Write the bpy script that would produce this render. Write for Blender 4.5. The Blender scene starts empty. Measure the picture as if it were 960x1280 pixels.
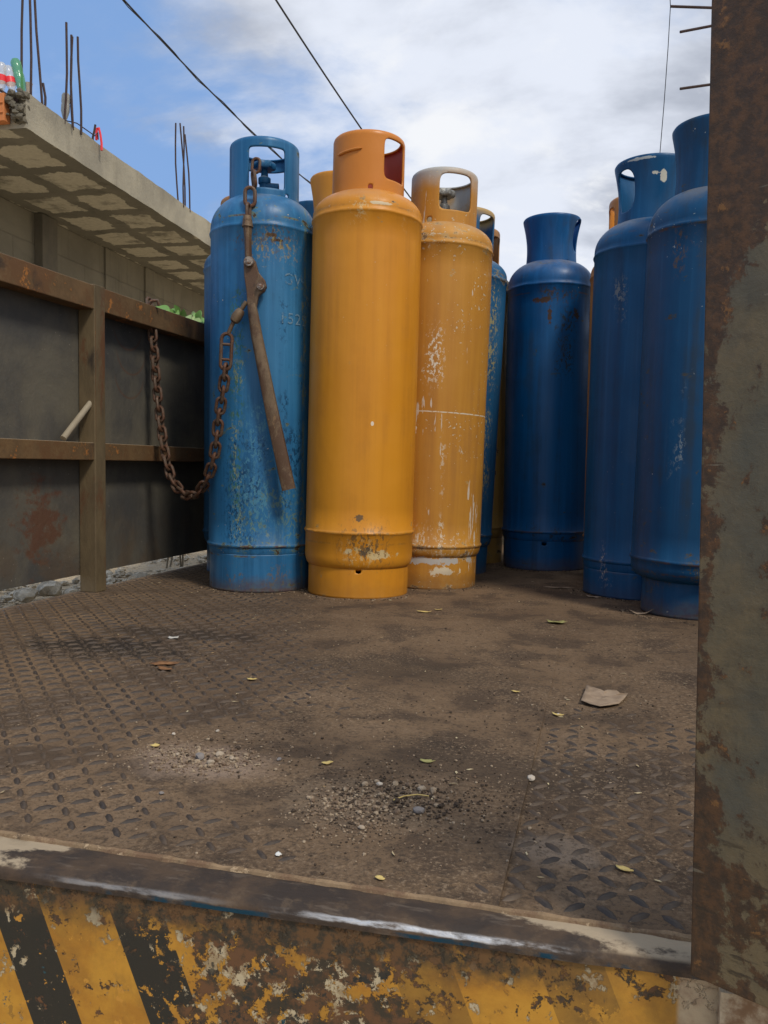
import bpy, bmesh, math, random
from math import sin, cos, pi, radians, sqrt, atan2, exp
from mathutils import Vector, Matrix, noise as mnoise

# ------------------------------------------------------------------ camera, sky, sun, exposure
S = bpy.context.scene
FPX, CAMH = 1030.0, 0.40
YAW, PITCH, ROLL = radians(16.0), radians(-3.2), radians(0.8)
Fv = Vector((-sin(YAW)*cos(PITCH), cos(YAW)*cos(PITCH), sin(PITCH)))
R0 = Vector((cos(YAW), sin(YAW), 0)); U0 = R0.cross(Fv)
Rv = R0*cos(ROLL) + U0*sin(ROLL); Uv = U0*cos(ROLL) - R0*sin(ROLL)
CAM = Vector((0, 0, CAMH))
cd = bpy.data.cameras.new('camera'); cam = bpy.data.objects.new('camera', cd)
S.collection.objects.link(cam); S.camera = cam
cd.sensor_fit = 'VERTICAL'; cd.sensor_height = 36.0; cd.lens = FPX/1280*36
cd.clip_start = 0.02; cd.clip_end = 2000
cam.matrix_world = Matrix(((Rv.x, Uv.x, -Fv.x, 0), (Rv.y, Uv.y, -Fv.y, 0), (Rv.z, Uv.z, -Fv.z, CAMH), (0, 0, 0, 1)))

SUN_EL, SUN_AZ = radians(50), radians(128)     # azimuth: 0 = +Y, clockwise; light comes from behind the viewer's right
W = bpy.data.worlds.new('World'); S.world = W; W.use_nodes = True
sd = bpy.data.lights.new('sun', 'SUN'); sd.energy = 2.2; sd.angle = radians(10); sd.color = (1.0, 0.93, 0.82)
sun = bpy.data.objects.new('sun', sd); S.collection.objects.link(sun)
tosun = Vector((sin(SUN_AZ)*cos(SUN_EL), cos(SUN_AZ)*cos(SUN_EL), sin(SUN_EL)))
sun.rotation_euler = tosun.to_track_quat('Z', 'Y').to_euler()
S.view_settings.view_transform = 'Standard'; S.view_settings.look = 'None'
S.view_settings.gamma = 1; S.view_settings.exposure = 0.08
S.view_settings.use_curve_mapping = False
try: S.cycles.max_bounces = 8
except Exception: pass

# ------------------------------------------------------------------ node helper
class NB:
    def __init__(s, tree): s.t = tree; s.t.nodes.clear()
    def n(s, ty, ins=None, **kw):
        nd = s.t.nodes.new(ty)
        for k, v in kw.items(): setattr(nd, k, v)
        for k, v in (ins or {}).items(): s.put(nd, k, v)
        return nd
    def put(s, nd, k, v):
        sock = nd.inputs[k]
        if isinstance(v, bpy.types.NodeSocket): s.t.links.new(v, sock)
        elif hasattr(sock, 'default_value'):
            try: sock.default_value = v
            except Exception:
                sock.default_value = (v[0], v[1], v[2], 1.0) if hasattr(v, '__len__') else v
    def obj(s): return s.n('ShaderNodeTexCoord').outputs['Object']
    def mp(s, v, sc=(1, 1, 1), loc=(0, 0, 0), rot=(0, 0, 0)):
        return s.n('ShaderNodeMapping', {'Vector': v, 'Scale': sc, 'Location': loc, 'Rotation': rot}).outputs[0]
    def noise(s, v, scale, detail=5, rough=0.55, dist=0.0):
        return s.n('ShaderNodeTexNoise', {'Vector': v, 'Scale': scale, 'Detail': detail, 'Roughness': rough, 'Distortion': dist}).outputs['Fac']
    def vor(s, v, scale, out='Distance', feature='F1', rnd=1.0):
        return s.n('ShaderNodeTexVoronoi', {'Vector': v, 'Scale': scale, 'Randomness': rnd}, feature=feature).outputs[out]
    def m(s, op, a, b=0.0, c=0.0, clamp=False):
        nd = s.n('ShaderNodeMath', operation=op, use_clamp=clamp); s.put(nd, 0, a); s.put(nd, 1, b); s.put(nd, 2, c); return nd.outputs[0]
    def add(s, a, b): return s.m('ADD', a, b)
    def mul(s, a, b): return s.m('MULTIPLY', a, b)
    def sub(s, a, b): return s.m('SUBTRACT', a, b)
    def mx(s, a, b): return s.m('MAXIMUM', a, b)
    def step(s, v, lo, hi, a=0.0, b=1.0):
        return s.n('ShaderNodeMapRange', {'Value': v, 'From Min': lo, 'From Max': hi, 'To Min': a, 'To Max': b}, interpolation_type='SMOOTHSTEP').outputs[0]
    def mix(s, f, a, b):
        nd = s.n('ShaderNodeMix', data_type='RGBA'); s.put(nd, 0, f); s.put(nd, 6, c4(a)); s.put(nd, 7, c4(b)); return nd.outputs[2]
    def sep(s, v): return s.n('ShaderNodeSeparateXYZ', {0: v}).outputs
    def comb(s, x, y, z): return s.n('ShaderNodeCombineXYZ', {0: x, 1: y, 2: z}).outputs[0]
    def bump(s, h, dist=0.002, strength=1.0, nrm=None):
        i = {'Height': h, 'Distance': dist, 'Strength': strength}
        if nrm is not None: i['Normal'] = nrm
        return s.n('ShaderNodeBump', i).outputs[0]
    def out(s, col, rough=0.6, metal=0.0, nrm=None, spec=0.5, alpha=None, trans=None, ior=None):
        i = {'Base Color': c4(col), 'Roughness': rough, 'Metallic': metal, 'Specular IOR Level': spec}
        if nrm is not None: i['Normal'] = nrm
        if alpha is not None: i['Alpha'] = alpha
        if trans is not None: i['Transmission Weight'] = trans
        if ior is not None: i['IOR'] = ior
        p = s.n('ShaderNodeBsdfPrincipled', i)
        s.n('ShaderNodeOutputMaterial', {'Surface': p.outputs[0]})
def c4(c): return (c[0], c[1], c[2], 1.0) if isinstance(c, (tuple, list)) and len(c) == 3 else c
def newmat(name):
    m = bpy.data.materials.new(name); m.use_nodes = True
    return m, NB(m.node_tree)

# sky: physical sky behind broken cloud laid out on directions
b = NB(W.node_tree)
sky = b.n('ShaderNodeTexSky', sky_type='NISHITA', sun_disc=False, sun_elevation=SUN_EL, sun_rotation=SUN_AZ, dust_density=1.5)
dirv = b.n('ShaderNodeTexCoord').outputs['Generated']
dx, dy, dz = b.sep(dirv)
dzz = b.add(b.mx(dz, 0.0), 0.22)
pv = b.comb(b.m('DIVIDE', dx, dzz), b.m('DIVIDE', dy, dzz), 0.0)
pv2 = b.mp(pv, sc=(1.0, 1.0, 1), loc=(3.3, 1.4, 0), rot=(0, 0, 0.5))
n1 = b.noise(pv2, 1.5, 10, 0.60, 0.30)
n2 = b.noise(b.mp(pv, loc=(9.1, 4.2, 2.0)), 0.55, 3, 0.5)
cov = b.add(n1, b.mul(b.sub(n2, 0.5), 0.9))
# clearer towards the left of the truck, thicker to the right
cov = b.add(cov, b.mul(dx, 0.20))
mask = b.step(cov, 0.31, 0.565)
n3 = b.noise(b.mp(pv, loc=(1.3, 7.7, 0)), 1.5, 7, 0.55, 0.2)
ccol = b.mix(b.step(n3, 0.42, 0.62), (0.84, 0.89, 1.0), (0.44, 0.48, 0.57))
ccol = b.mix(b.step(b.noise(b.mp(pv, loc=(5.3, 2.2, 0)), 2.2, 9, 0.6, 0.3), 0.48, 0.62), ccol, (0.96, 0.98, 1.02))
skyb = b.n('ShaderNodeBackground', {'Color': b.mix(0.72, sky.outputs[0], (2.6, 4.6, 8.6)), 'Strength': 0.095})
cb = b.n('ShaderNodeBackground', {'Color': ccol, 'Strength': 0.90})
ms = b.n('ShaderNodeMixShader', {0: mask, 1: skyb.outputs[0], 2: cb.outputs[0]})
b.n('ShaderNodeOutputWorld', {'Surface': ms.outputs[0]})

# ------------------------------------------------------------------ points from the surveyed photograph
def ray(x, y): return Fv + Rv*((x-480)/FPX) + Uv*((640-y)/FPX)
def onz(x, y, z=0.0): d = ray(x, y); return CAM + d*((z-CAMH)/d.z)
def onx(x, y, X): d = ray(x, y); return CAM + d*(X/d.x)
def ony(x, y, Y): d = ray(x, y); return CAM + d*(Y/d.y)
def atd(x, y, d): return CAM + ray(x, y)*d
FH = Vector((-sin(YAW), cos(YAW), 0))
def ath(x, y, d): r_ = ray(x, y); return CAM + r_*(d/r_.dot(FH))      # d metres ahead, measured level

# ------------------------------------------------------------------ mesh + object helpers
C = S.collection
def tag(o, label=None, cat=None, group=None, kind=None):
    if label: o['label'] = label
    if cat: o['category'] = cat
    if group: o['group'] = group
    if kind: o['kind'] = kind
    return o
def thing(name, label, cat, loc=(0, 0, 0), rot=(0, 0, 0), group=None):
    o = bpy.data.objects.new(name, None); C.objects.link(o); o.location = loc; o.rotation_euler = rot
    o.empty_display_size = 0.1
    return tag(o, label, cat, group)
class MB:
    def __init__(s): s.v = []; s.f = []; s.m = []
    def add(s, verts, faces, mi=0):
        k = len(s.v); s.v += [tuple(p) for p in verts]
        for fc in faces: s.f.append(tuple(i+k for i in fc)); s.m.append(mi)
        return s
    def box(s, x0, x1, y0, y1, z0, z1, mi=0, M=None):
        vs = [Vector((x, y, z)) for z in (z0, z1) for y in (y0, y1) for x in (x0, x1)]
        if M: vs = [M @ p for p in vs]
        return s.add(vs, [(0, 2, 3, 1), (4, 5, 7, 6), (0, 1, 5, 4), (2, 6, 7, 3), (0, 4, 6, 2), (1, 3, 7, 5)], mi)
    def tube(s, pts, r, n=8, mi=0, closed=False, caps=True, sq=1.0):
        pts = [Vector(p) for p in pts]; L = len(pts)
        rr = r if hasattr(r, '__len__') else [r]*L
        tan = []
        for i in range(L):
            a = pts[(i-1) % L] if (closed or i > 0) else pts[0]
            c = pts[(i+1) % L] if (closed or i < L-1) else pts[-1]
            tan.append((c-a).normalized())
        ref = Vector((0, 0, 1)) if abs(tan[0].z) < 0.9 else Vector((1, 0, 0))
        u = tan[0].cross(ref).normalized(); vs = []
        for i in range(L):
            u = (u - tan[i]*u.dot(tan[i])).normalized(); w = tan[i].cross(u)
            for k in range(n):
                a = 2*pi*k/n; vs.append(pts[i] + (u*cos(a) + w*sin(a)*sq)*rr[i])
        fs = []
        for i in range(L if closed else L-1):
            j = (i+1) % L
            for k in range(n):
                k2 = (k+1) % n; fs.append((i*n+k, i*n+k2, j*n+k2, j*n+k))
        if caps and not closed:
            fs.append(tuple(range(n))[::-1]); fs.append(tuple((L-1)*n+k for k in range(n)))
        return s.add(vs, fs, mi)
    def lathe(s, prof, n=48, mi=0, M=None, capb=True, capt=True):
        vs = []; fs = []
        for r, z in prof:
            for k in range(n):
                a = 2*pi*k/n; p = Vector((r*sin(a), -r*cos(a), z)); vs.append(M @ p if M else p)
        for i in range(len(prof)-1):
            for k in range(n):
                k2 = (k+1) % n; fs.append((i*n+k, i*n+k2, (i+1)*n+k2, (i+1)*n+k))
        if capb: fs.append(tuple(range(n))[::-1])
        if capt: fs.append(tuple((len(prof)-1)*n+k for k in range(n)))
        return s.add(vs, fs, mi)
    def prism(s, outline, nrm, th, mi=0):
        """outline: 3D points in one plane; extruded th along nrm"""
        n = len(outline); o = [Vector(p) for p in outline]; q = [p + nrm*th for p in o]
        fs = [tuple(range(n)), tuple(range(n, 2*n))[::-1]]
        for i in range(n):
            j = (i+1) % n; fs.append((i, i+n, j+n, j))
        return s.add(o+q, fs, mi)
    def ico(s, c, r, sc=(1, 1, 1), jit=0.25, rng=None, sub=1, mi=0):
        bm = bmesh.new(); bmesh.ops.create_icosphere(bm, subdivisions=sub, radius=1.0)
        vs = []
        for v in bm.verts:
            k = 1 + (rng.uniform(-jit, jit) if rng else 0)
            vs.append(Vector(c) + Vector((v.co.x*sc[0], v.co.y*sc[1], v.co.z*sc[2]))*r*k)
        fs = [tuple(v.index for v in f.verts) for f in bm.faces]; bm.free()
        return s.add(vs, fs, mi)
    def build(s, name, mats, parent=None, smooth=40, bevel=0, recalc=True):
        me = bpy.data.meshes.new(name); me.from_pydata(s.v, [], s.f)
        if not isinstance(mats, (list, tuple)): mats = [mats]
        for m in mats: me.materials.append(m)
        for p, mi in zip(me.polygons, s.m): p.material_index = mi
        me.update()
        if recalc:
            bm = bmesh.new(); bm.from_mesh(me); bmesh.ops.recalc_face_normals(bm, faces=bm.faces[:]); bm.to_mesh(me); bm.free()
        if smooth:
            for p in me.polygons: p.use_smooth = True
            me.set_sharp_from_angle(angle=radians(smooth))
        o = bpy.data.objects.new(name, me); C.objects.link(o)
        if parent: o.parent = parent
        if bevel:
            md = o.modifiers.new('bevel', 'BEVEL'); md.width = bevel; md.segments = 2; md.limit_method = 'ANGLE'; md.angle_limit = radians(40)
        return o
def fbm(x, y, z=0.0, o=4):
    return mnoise.fractal(Vector((x, y, z)), 0.9, 2.0, o)

# ------------------------------------------------------------------ materials
def rusty(name, base, rust=(0.11, 0.045, 0.02), orange=(0.33, 0.13, 0.03), amt=0.5, orange_amt=0.62, sc=6, stretch=(1, 1, 1), rough=0.7, dark=(0.03, 0.022, 0.017), metal=0.0, dust=0.0):
    m, b = newmat(name); co = b.mp(b.obj(), sc=stretch)
    a = b.noise(co, sc, 8, 0.62, 0.3); c = b.noise(b.mp(co, loc=(5, 3, 1)), sc*2.6, 7, 0.65); f = b.noise(co, sc*22, 4, 0.7)
    col = b.mix(b.step(c, 0.3, 0.7), base, tuple(x*0.62 for x in base))
    col = b.mix(b.step(b.add(a, b.mul(b.sub(f, 0.5), 0.25)), 1-amt-0.06, 1-amt+0.06), col, rust)
    col = b.mix(b.step(b.add(c, b.mul(b.sub(f, 0.5), 0.35)), orange_amt, orange_amt+0.07), col, orange)
    col = b.mix(b.step(b.noise(b.mp(co, loc=(9, 9, 9)), sc*1.7, 6, 0.6), 0.58, 0.75), col, dark)
    if dust:
        nz = b.sep(b.n('ShaderNodeNewGeometry').outputs['Normal'])[2]
        col = b.mix(b.mul(b.step(nz, 0.5, 0.9), dust), col, (0.36, 0.29, 0.20))
    nr = b.bump(b.add(f, b.mul(c, 1.5)), 0.0012, 0.7)
    b.out(col, b.step(c, 0.2, 0.8, rough-0.12, rough+0.15), metal, nr, 0.35)
    return m
M_rail = rusty('rail_rust', (0.155, 0.092, 0.040), rust=(0.120, 0.060, 0.024), amt=0.48, orange_amt=0.60, sc=5, dust=0.75)
M_post = rusty('post_rust', (0.145, 0.105, 0.055), rust=(0.11, 0.05, 0.022), amt=0.42, orange_amt=0.70, sc=6, stretch=(1, 1, 0.4))
M_chain = rusty('chain_rust', (0.125, 0.082, 0.055), rust=(0.10, 0.045, 0.024), orange=(0.20, 0.085, 0.035), amt=0.5, orange_amt=0.60, sc=26, rough=0.5, metal=0.25)
M_binder = rusty('binder_rust', (0.185, 0.125, 0.072), rust=(0.10, 0.056, 0.032), orange=(0.20, 0.12, 0.06), amt=0.5, orange_amt=0.62, sc=18, stretch=(1, 1, 0.5), rough=0.55, metal=0.2)
M_bolt = rusty('bolt_steel', (0.35, 0.30, 0.25), rust=(0.15, 0.09, 0.06), amt=0.45, sc=60, rough=0.4, metal=0.6)
M_valve = rusty('valve_metal', (0.38, 0.38, 0.36), rust=(0.16, 0.15, 0.13), amt=0.4, orange_amt=0.8, sc=40, rough=0.4, metal=0.5)
M_rebar = rusty('rebar_rust', (0.06, 0.035, 0.03), rust=(0.05, 0.03, 0.028), orange=(0.12, 0.05, 0.03), amt=0.5, sc=20)

def sheet_mat():
    m, b = newmat('side_sheet'); co = b.obj(); x, y, z = b.sep(co)
    a = b.noise(co, 3.2, 7, 0.6, 0.4); v = b.noise(b.mp(co, sc=(1, 1, 0.12)), 22, 5, 0.6); f = b.noise(co, 60, 4, 0.7)
    col = b.mix(b.step(a, 0.35, 0.68), (0.125, 0.112, 0.084), (0.058, 0.056, 0.052))
    col = b.mix(b.mul(b.step(v, 0.5, 0.8), 0.35), col, (0.125, 0.105, 0.08))
    # rust bloom low on the near panel
    d = b.m('SQRT', b.add(b.m('POWER', b.mul(b.sub(y, 2.0), 9.0), 2.0), b.m('POWER', b.mul(b.sub(z, 0.215), 7.5), 2.0)))
    bl = b.add(b.sub(1.0, d), b.mul(b.sub(b.noise(b.mp(co, sc=(1, 1, 1.4)), 17, 8, 0.74), 0.5), 4.5))
    col = b.mix(b.mul(b.step(bl, 0.0, 0.7), 0.8), col, (0.105, 0.042, 0.022))
    low = b.mul(b.step(z, 0.35, 0.02), b.step(b.noise(co, 7, 6, 0.65), 0.42, 0.6))
    col = b.mix(b.mul(low, 0.55), col, (0.10, 0.066, 0.038))
    for (yy, zz) in ((2.44, 0.64), (2.45, 0.72), (2.43, 0.80)):
        rr = b.m('SQRT', b.add(b.m('POWER', b.sub(y, yy), 2.0), b.m('POWER', b.sub(z, zz+0.06), 2.0)))
        ring = b.mul(b.step(b.m('ABSOLUTE', b.sub(rr, 0.085)), 0.006, 0.0), b.step(z, zz+0.06, zz))
        col = b.mix(b.mul(ring, 0.5), col, (0.11, 0.045, 0.022))
    spk = b.step(b.noise(co, 130, 2, 0.5), 0.74, 0.78)
    col = b.mix(spk, col, (0.30, 0.27, 0.22))
    nr = b.bump(b.add(b.mul(a, 6.0), f), 0.0018, 0.7); nr = b.bump(b.noise(co, 2.5, 2, 0.5), 0.02, 0.5, nr)
    b.out(col, b.step(a, 0.3, 0.7, 0.42, 0.66), 0.0, nr, 0.4); return m
M_sheet = sheet_mat()
M_stick, b = newmat('pale_stick'); fn = b.noise(b.mp(b.obj(), sc=(1, 1, 1)), 30, 5, 0.6); b.out(b.mix(fn, (0.33, 0.28, 0.20), (0.22, 0.18, 0.12)), 0.8, 0, b.bump(fn, 0.001, 0.5))

def tank_mat(name, c1, c2, seed=0.0, weld=(0.15, 1.15), wear=0.35, rustamt=0.3, chips=0.2, chipcol=(0.55, 0.47, 0.33), rustcol=(0.075, 0.035, 0.02),
             halo=(0.30, 0.22, 0.10), scratch=0.0, scratchcol=(0.62, 0.58, 0.50), spots=(), topfade=None, rough=0.4, grime=0.35, grimecol=(0.07, 0.05, 0.03), line=None, streakw=1.0, seam=None, bands=(), footrust=0.0):
    m, b = newmat(name); o0 = b.obj(); x, y, z = b.sep(o0); co = b.mp(o0, loc=(seed, seed*0.7, seed*1.3))
    big = b.noise(co, 2.2, 5, 0.55); mid = b.noise(co, 9, 7, 0.62, 0.25); fine = b.noise(co, 75, 5, 0.65)
    stk = b.noise(b.mp(co, sc=(1, 1, 0.045)), 26, 6, 0.6); stk2 = b.noise(b.mp(co, sc=(1, 1, 0.03), loc=(4, 4, 4)), 70, 4, 0.6)
    col = b.mix(b.step(b.add(b.mul(big, 0.5), b.mul(stk, 0.5)), 0.36, 0.64), c1, c2)
    col = b.mix(b.mul(b.step(stk2, 0.5, 0.72), 0.22*streakw), col, tuple(min(1, v*1.5+0.02) for v in c1))
    # greasy grime running down
    gm = b.mul(b.step(b.add(b.mul(stk, 0.6), b.mul(mid, 0.4)), 0.50, 0.66), grime)
    col = b.mix(gm, col, grimecol)
    if topfade:
        zt, w_, fc = topfade
        tf = b.step(b.add(z, b.mul(b.sub(mid, 0.5), 0.09)), zt-w_, zt)
        col = b.mix(tf, col, fc)
    # wear near the two seams and the foot
    nearw = 0.0
    for zz, wd in ((weld[0], 0.055), (weld[1], 0.085), (0.0, 0.035)):
        nearw = b.mx(nearw, b.step(b.m('ABSOLUTE', b.sub(z, zz)), wd, 0.0)) if not isinstance(nearw, float) else b.step(b.m('ABSOLUTE', b.sub(z, zz)), wd, 0.0)
    hs = b.mul(b.noise(b.mp(co, sc=(1, 1, 1.7), loc=(7, 7, 7)), 15, 8, 0.66, 0.3), 1.0)
    e = b.add(hs, b.mul(nearw, 0.10*wear/0.35))
    th = 0.74 - 0.16*rustamt
    rm = b.step(e, th, th+0.02); hm = b.step(e, th-0.045, th-0.01)
    col = b.mix(b.mul(hm, 0.75), col, halo); col = b.mix(rm, col, rustcol)
    # small chips
    ch = b.noise(b.mp(co, loc=(2, 8, 3)), 85, 3, 0.6); cl = b.noise(b.mp(co, loc=(1, 1, 5)), 6, 4, 0.6)
    cm = b.mul(b.step(b.add(ch, b.add(b.mul(nearw, 0.05), b.mul(b.sub(cl, 0.5), 0.35))), 0.80-0.16*chips, 0.82-0.16*chips), 1.0)
    col = b.mix(b.mul(cm, 0.9), col, chipcol)
    if scratch:
        sn = b.noise(b.mp(co, sc=(1, 1, 0.13), loc=(3, 1, 2), rot=(0.05, 0.04, 0)), 95, 3, 0.55); sl = b.noise(b.mp(co, loc=(6, 2, 2), sc=(1.6, 1.6, 0.7)), 5, 3, 0.5)
        col = b.mix(b.mul(b.step(b.add(sn, b.mul(b.sub(sl, 0.5), 0.8)), 0.80-0.14*scratch, 0.84-0.14*scratch), 0.75), col, scratchcol)
    if seam is not None:
        sx = b.mul(b.step(b.m('ABSOLUTE', b.sub(b.add(x, b.mul(b.sub(big, 0.5), 0.006)), seam)), 0.006, 0.002), b.step(y, 0.0, -0.01))
        sx = b.mul(sx, b.step(b.noise(b.mp(co, sc=(1, 1, 0.6)), 40, 5, 0.7), 0.42, 0.58))
        col = b.mix(b.mul(sx, 0.7), col, halo)
    if line is not None:
        lw = b.step(b.m('ABSOLUTE', b.sub(b.add(z, b.add(b.mul(b.sub(mid, 0.5), 0.008), b.mul(x, 0.02))), line)), 0.0024, 0.0010)
        col = b.mix(b.mul(lw, b.step(fine, 0.36, 0.46)), col, (0.62, 0.55, 0.42))
    for (sx_, sz_, w_, h_, sc_, soft) in spots:
        d = b.m('SQRT', b.add(b.m('POWER', b.m('DIVIDE', b.sub(x, sx_), w_), 2.0), b.m('POWER', b.m('DIVIDE', b.sub(z, sz_), h_), 2.0)))
        d = b.add(d, b.mul(b.sub(b.noise(co, 60 if w_ < 0.03 else 30, 6, 0.7), 0.5), soft*2.6))
        mk = b.mul(b.step(d, 1.0, 0.85), b.step(y, 0.0, -0.02))
        col = b.mix(mk, col, sc_)
    bs_ = 1.0
    for (bx_, bw_, z0_, z1_, bc_) in bands:
        bm_ = b.mul(b.step(b.m('ABSOLUTE', b.sub(x, bx_)), bw_, bw_*0.3), b.mul(b.step(y, 0.0, -0.02), b.mul(b.step(z, z0_-0.05, z0_+0.05), b.step(z, z1_+0.05, z1_-0.05))))
        bn_ = b.noise(b.mp(co, loc=(bx_*50, bw_*70, z0_*11), sc=(1, 1, 0.6)), 105, 8, 0.70, 0.3)
        bq_ = b.step(b.noise(b.mp(co, loc=(bx_*30, bw_*90, z0_*9), sc=(1, 1, 0.6)), 11, 4, 0.6), 0.42, 0.56)
        col = b.mix(b.mul(b.mul(b.step(b.add(bn_, b.mul(bm_, 0.06)), 0.575, 0.605), bm_), b.mul(bq_, bs_)), col, bc_)
        col = b.mix(b.mul(b.mul(b.step(b.add(bn_, b.mul(bm_, 0.06)), 0.71, 0.73), bm_), b.mul(bq_, bs_)), col, rustcol)
    if footrust:
        fr_ = b.mx(b.step(b.add(z, b.mul(b.sub(mid, 0.5), 0.05)), 0.026, 0.006), b.mul(b.step(b.add(z, b.mul(b.sub(mid, 0.5), 0.12)), 0.060, 0.02), 0.7)); col = b.mix(b.mul(fr_, footrust), col, b.mix(b.step(fine, 0.4, 0.6), (0.10, 0.085, 0.06), (0.10, 0.05, 0.028)))
        for zz_ in (weld[0], weld[0]-0.032, weld[1]-0.004):
            wl_ = b.mul(b.step(b.m('ABSOLUTE', b.sub(b.add(z, b.mul(b.sub(fine, 0.5), 0.004)), zz_)), 0.0045, 0.0015), b.step(b.noise(b.mp(co, loc=(zz_*30, 2, 2)), 16, 6, 0.7), 0.47, 0.56)); col = b.mix(b.mul(wl_, footrust), col, b.mix(b.step(fine, 0.45, 0.55), halo, (0.11, 0.05, 0.028)))
    # dust lying on the shoulders and rims
    nz = b.sep(b.n('ShaderNodeNewGeometry').outputs['Normal'])[2]
    col = b.mix(b.mul(b.mul(b.step(nz, 0.25, 0.95), b.step(mid, 0.35, 0.6)), 0.35), col, (0.30, 0.25, 0.18))
    hgt = b.add(b.mul(fine, 0.25), b.add(b.mul(mid, 0.35), b.mul(b.mx(rm, cm), -0.6)))
    nr = b.bump(hgt, 0.0012, 0.55)
    dent = b.noise(b.mp(co, sc=(1, 1, 0.5)), 4.0, 3, 0.5); nr = b.bump(dent, 0.012, 0.45, nr); nr = b.bump(b.noise(b.mp(co, loc=(3, 9, 3)), 13.0, 2, 0.5), 0.0025, 0.5, nr)
    rg = b.add(b.step(mid, 0.3, 0.7, rough-0.06, rough+0.12), b.mul(b.mx(rm, gm), 0.25))
    b.out(col, rg, 0.0, nr, 0.30); return m

# ------------------------------------------------------------------ ground and the bank beside the truck
def ground_mat():
    m, b = newmat('sandy_ground'); co = b.obj()
    a = b.noise(co, 0.8, 8, 0.6); f = b.noise(co, 14, 8, 0.7); g = b.vor(co, 28)
    col = b.mix(b.step(a, 0.35, 0.65), (0.66, 0.53, 0.35), (0.50, 0.40, 0.27))
    col = b.mix(b.mul(b.step(f, 0.52, 0.66), 0.8), col, (0.52, 0.46, 0.37)); col = b.mix(b.mul(b.step(f, 0.46, 0.36), 0.7), col, (0.16, 0.13, 0.10))
    b.out(col, 0.95, 0, b.bump(b.add(f, b.mul(g, -0.6)), 0.02, 0.9), 0.2); return m
M_ground = ground_mat()
g = MB(); R_ = 400; N_ = 60
xs = [R_*((i/N_*2-1)**3) for i in range(N_+1)]
vs = [(x, y+2, -1.06 + 0.03*fbm(x*0.4, y*0.4)) for y in xs for x in xs]
g.add(vs, [(j*(N_+1)+i, j*(N_+1)+i+1, (j+1)*(N_+1)+i+1, (j+1)*(N_+1)+i) for j in range(N_) for i in range(N_)])
tag(g.build('ground', M_ground, smooth=60), kind='structure')
bk = MB(); nx, ny = 60, 150; vs = []
for j in range(ny+1):
    for i in range(nx+1):
        X = -1.655 - 1.75*i/nx; Y = -1.0 + 9.0*j/ny
        h = -0.10 + 0.03*fbm(X*3, Y*3) + 0.018*fbm(X*14, Y*14, 3)
        if i == 0: h = -1.2
        vs.append((X - 0.08*(Y-2)*(i/nx), Y, h))
bk.add(vs, [(j*(nx+1)+i, j*(nx+1)+i+1, (j+1)*(nx+1)+i+1, (j+1)*(nx+1)+i) for j in range(ny) for i in range(nx)])
tag(bk.build('dirt_bank', M_ground, smooth=60), kind='structure')
rng = random.Random(4)
M_rubble, b = newmat('rubble'); co = b.obj(); fn = b.noise(co, 25, 7, 0.7)
b.out(b.mix(b.step(fn, 0.4, 0.6), (0.38, 0.32, 0.23), (0.70, 0.61, 0.46)), 0.95, 0, b.bump(fn, 0.01, 0.8), 0.2)
rb = MB()
for i in range(2600):
    X = rng.uniform(-3.0, -1.70); Y = rng.uniform(1.5, 4.2)
    if mnoise.noise(Vector((X*3, Y*3, 0))) < -0.12: continue
    r = rng.choice([0.006, 0.009, 0.012, 0.018]) * rng.uniform(0.7, 1.2)
    rb.ico((X, Y, -0.095+0.03*fbm(X*3, Y*3)+r*0.3), r, (rng.uniform(0.7, 1.4), rng.uniform(0.7, 1.4), 0.6), 0.4, rng)
tag(rb.build('rubble', M_rubble, smooth=0), 'loose grey rubble strewn over the dirt bank beside the truck', 'rubble', kind='stuff')
for i, (px, py, r, lab) in enumerate(((32, 744, 0.030, 'rough broken concrete chunk nearest the left picture edge under the side wall'), (62, 737, 0.036, 'larger jagged concrete chunk seen through the gap left of the wall post'), (90, 738, 0.020, 'small grey concrete chunk just left of the wall post foot'))):
    p = onz(px, py, -0.07); k = MB(); k.ico((0, 0, 0), r*1.15, (1.3, 1.1, 0.75), 0.2, rng, 2)
    o = tag(k.build('concrete_chunk', M_rubble, smooth=0), lab, 'rubble chunk', 'concrete chunks on the dirt bank'); o.location = (p.x, p.y, -0.085+r*0.5)

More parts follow.
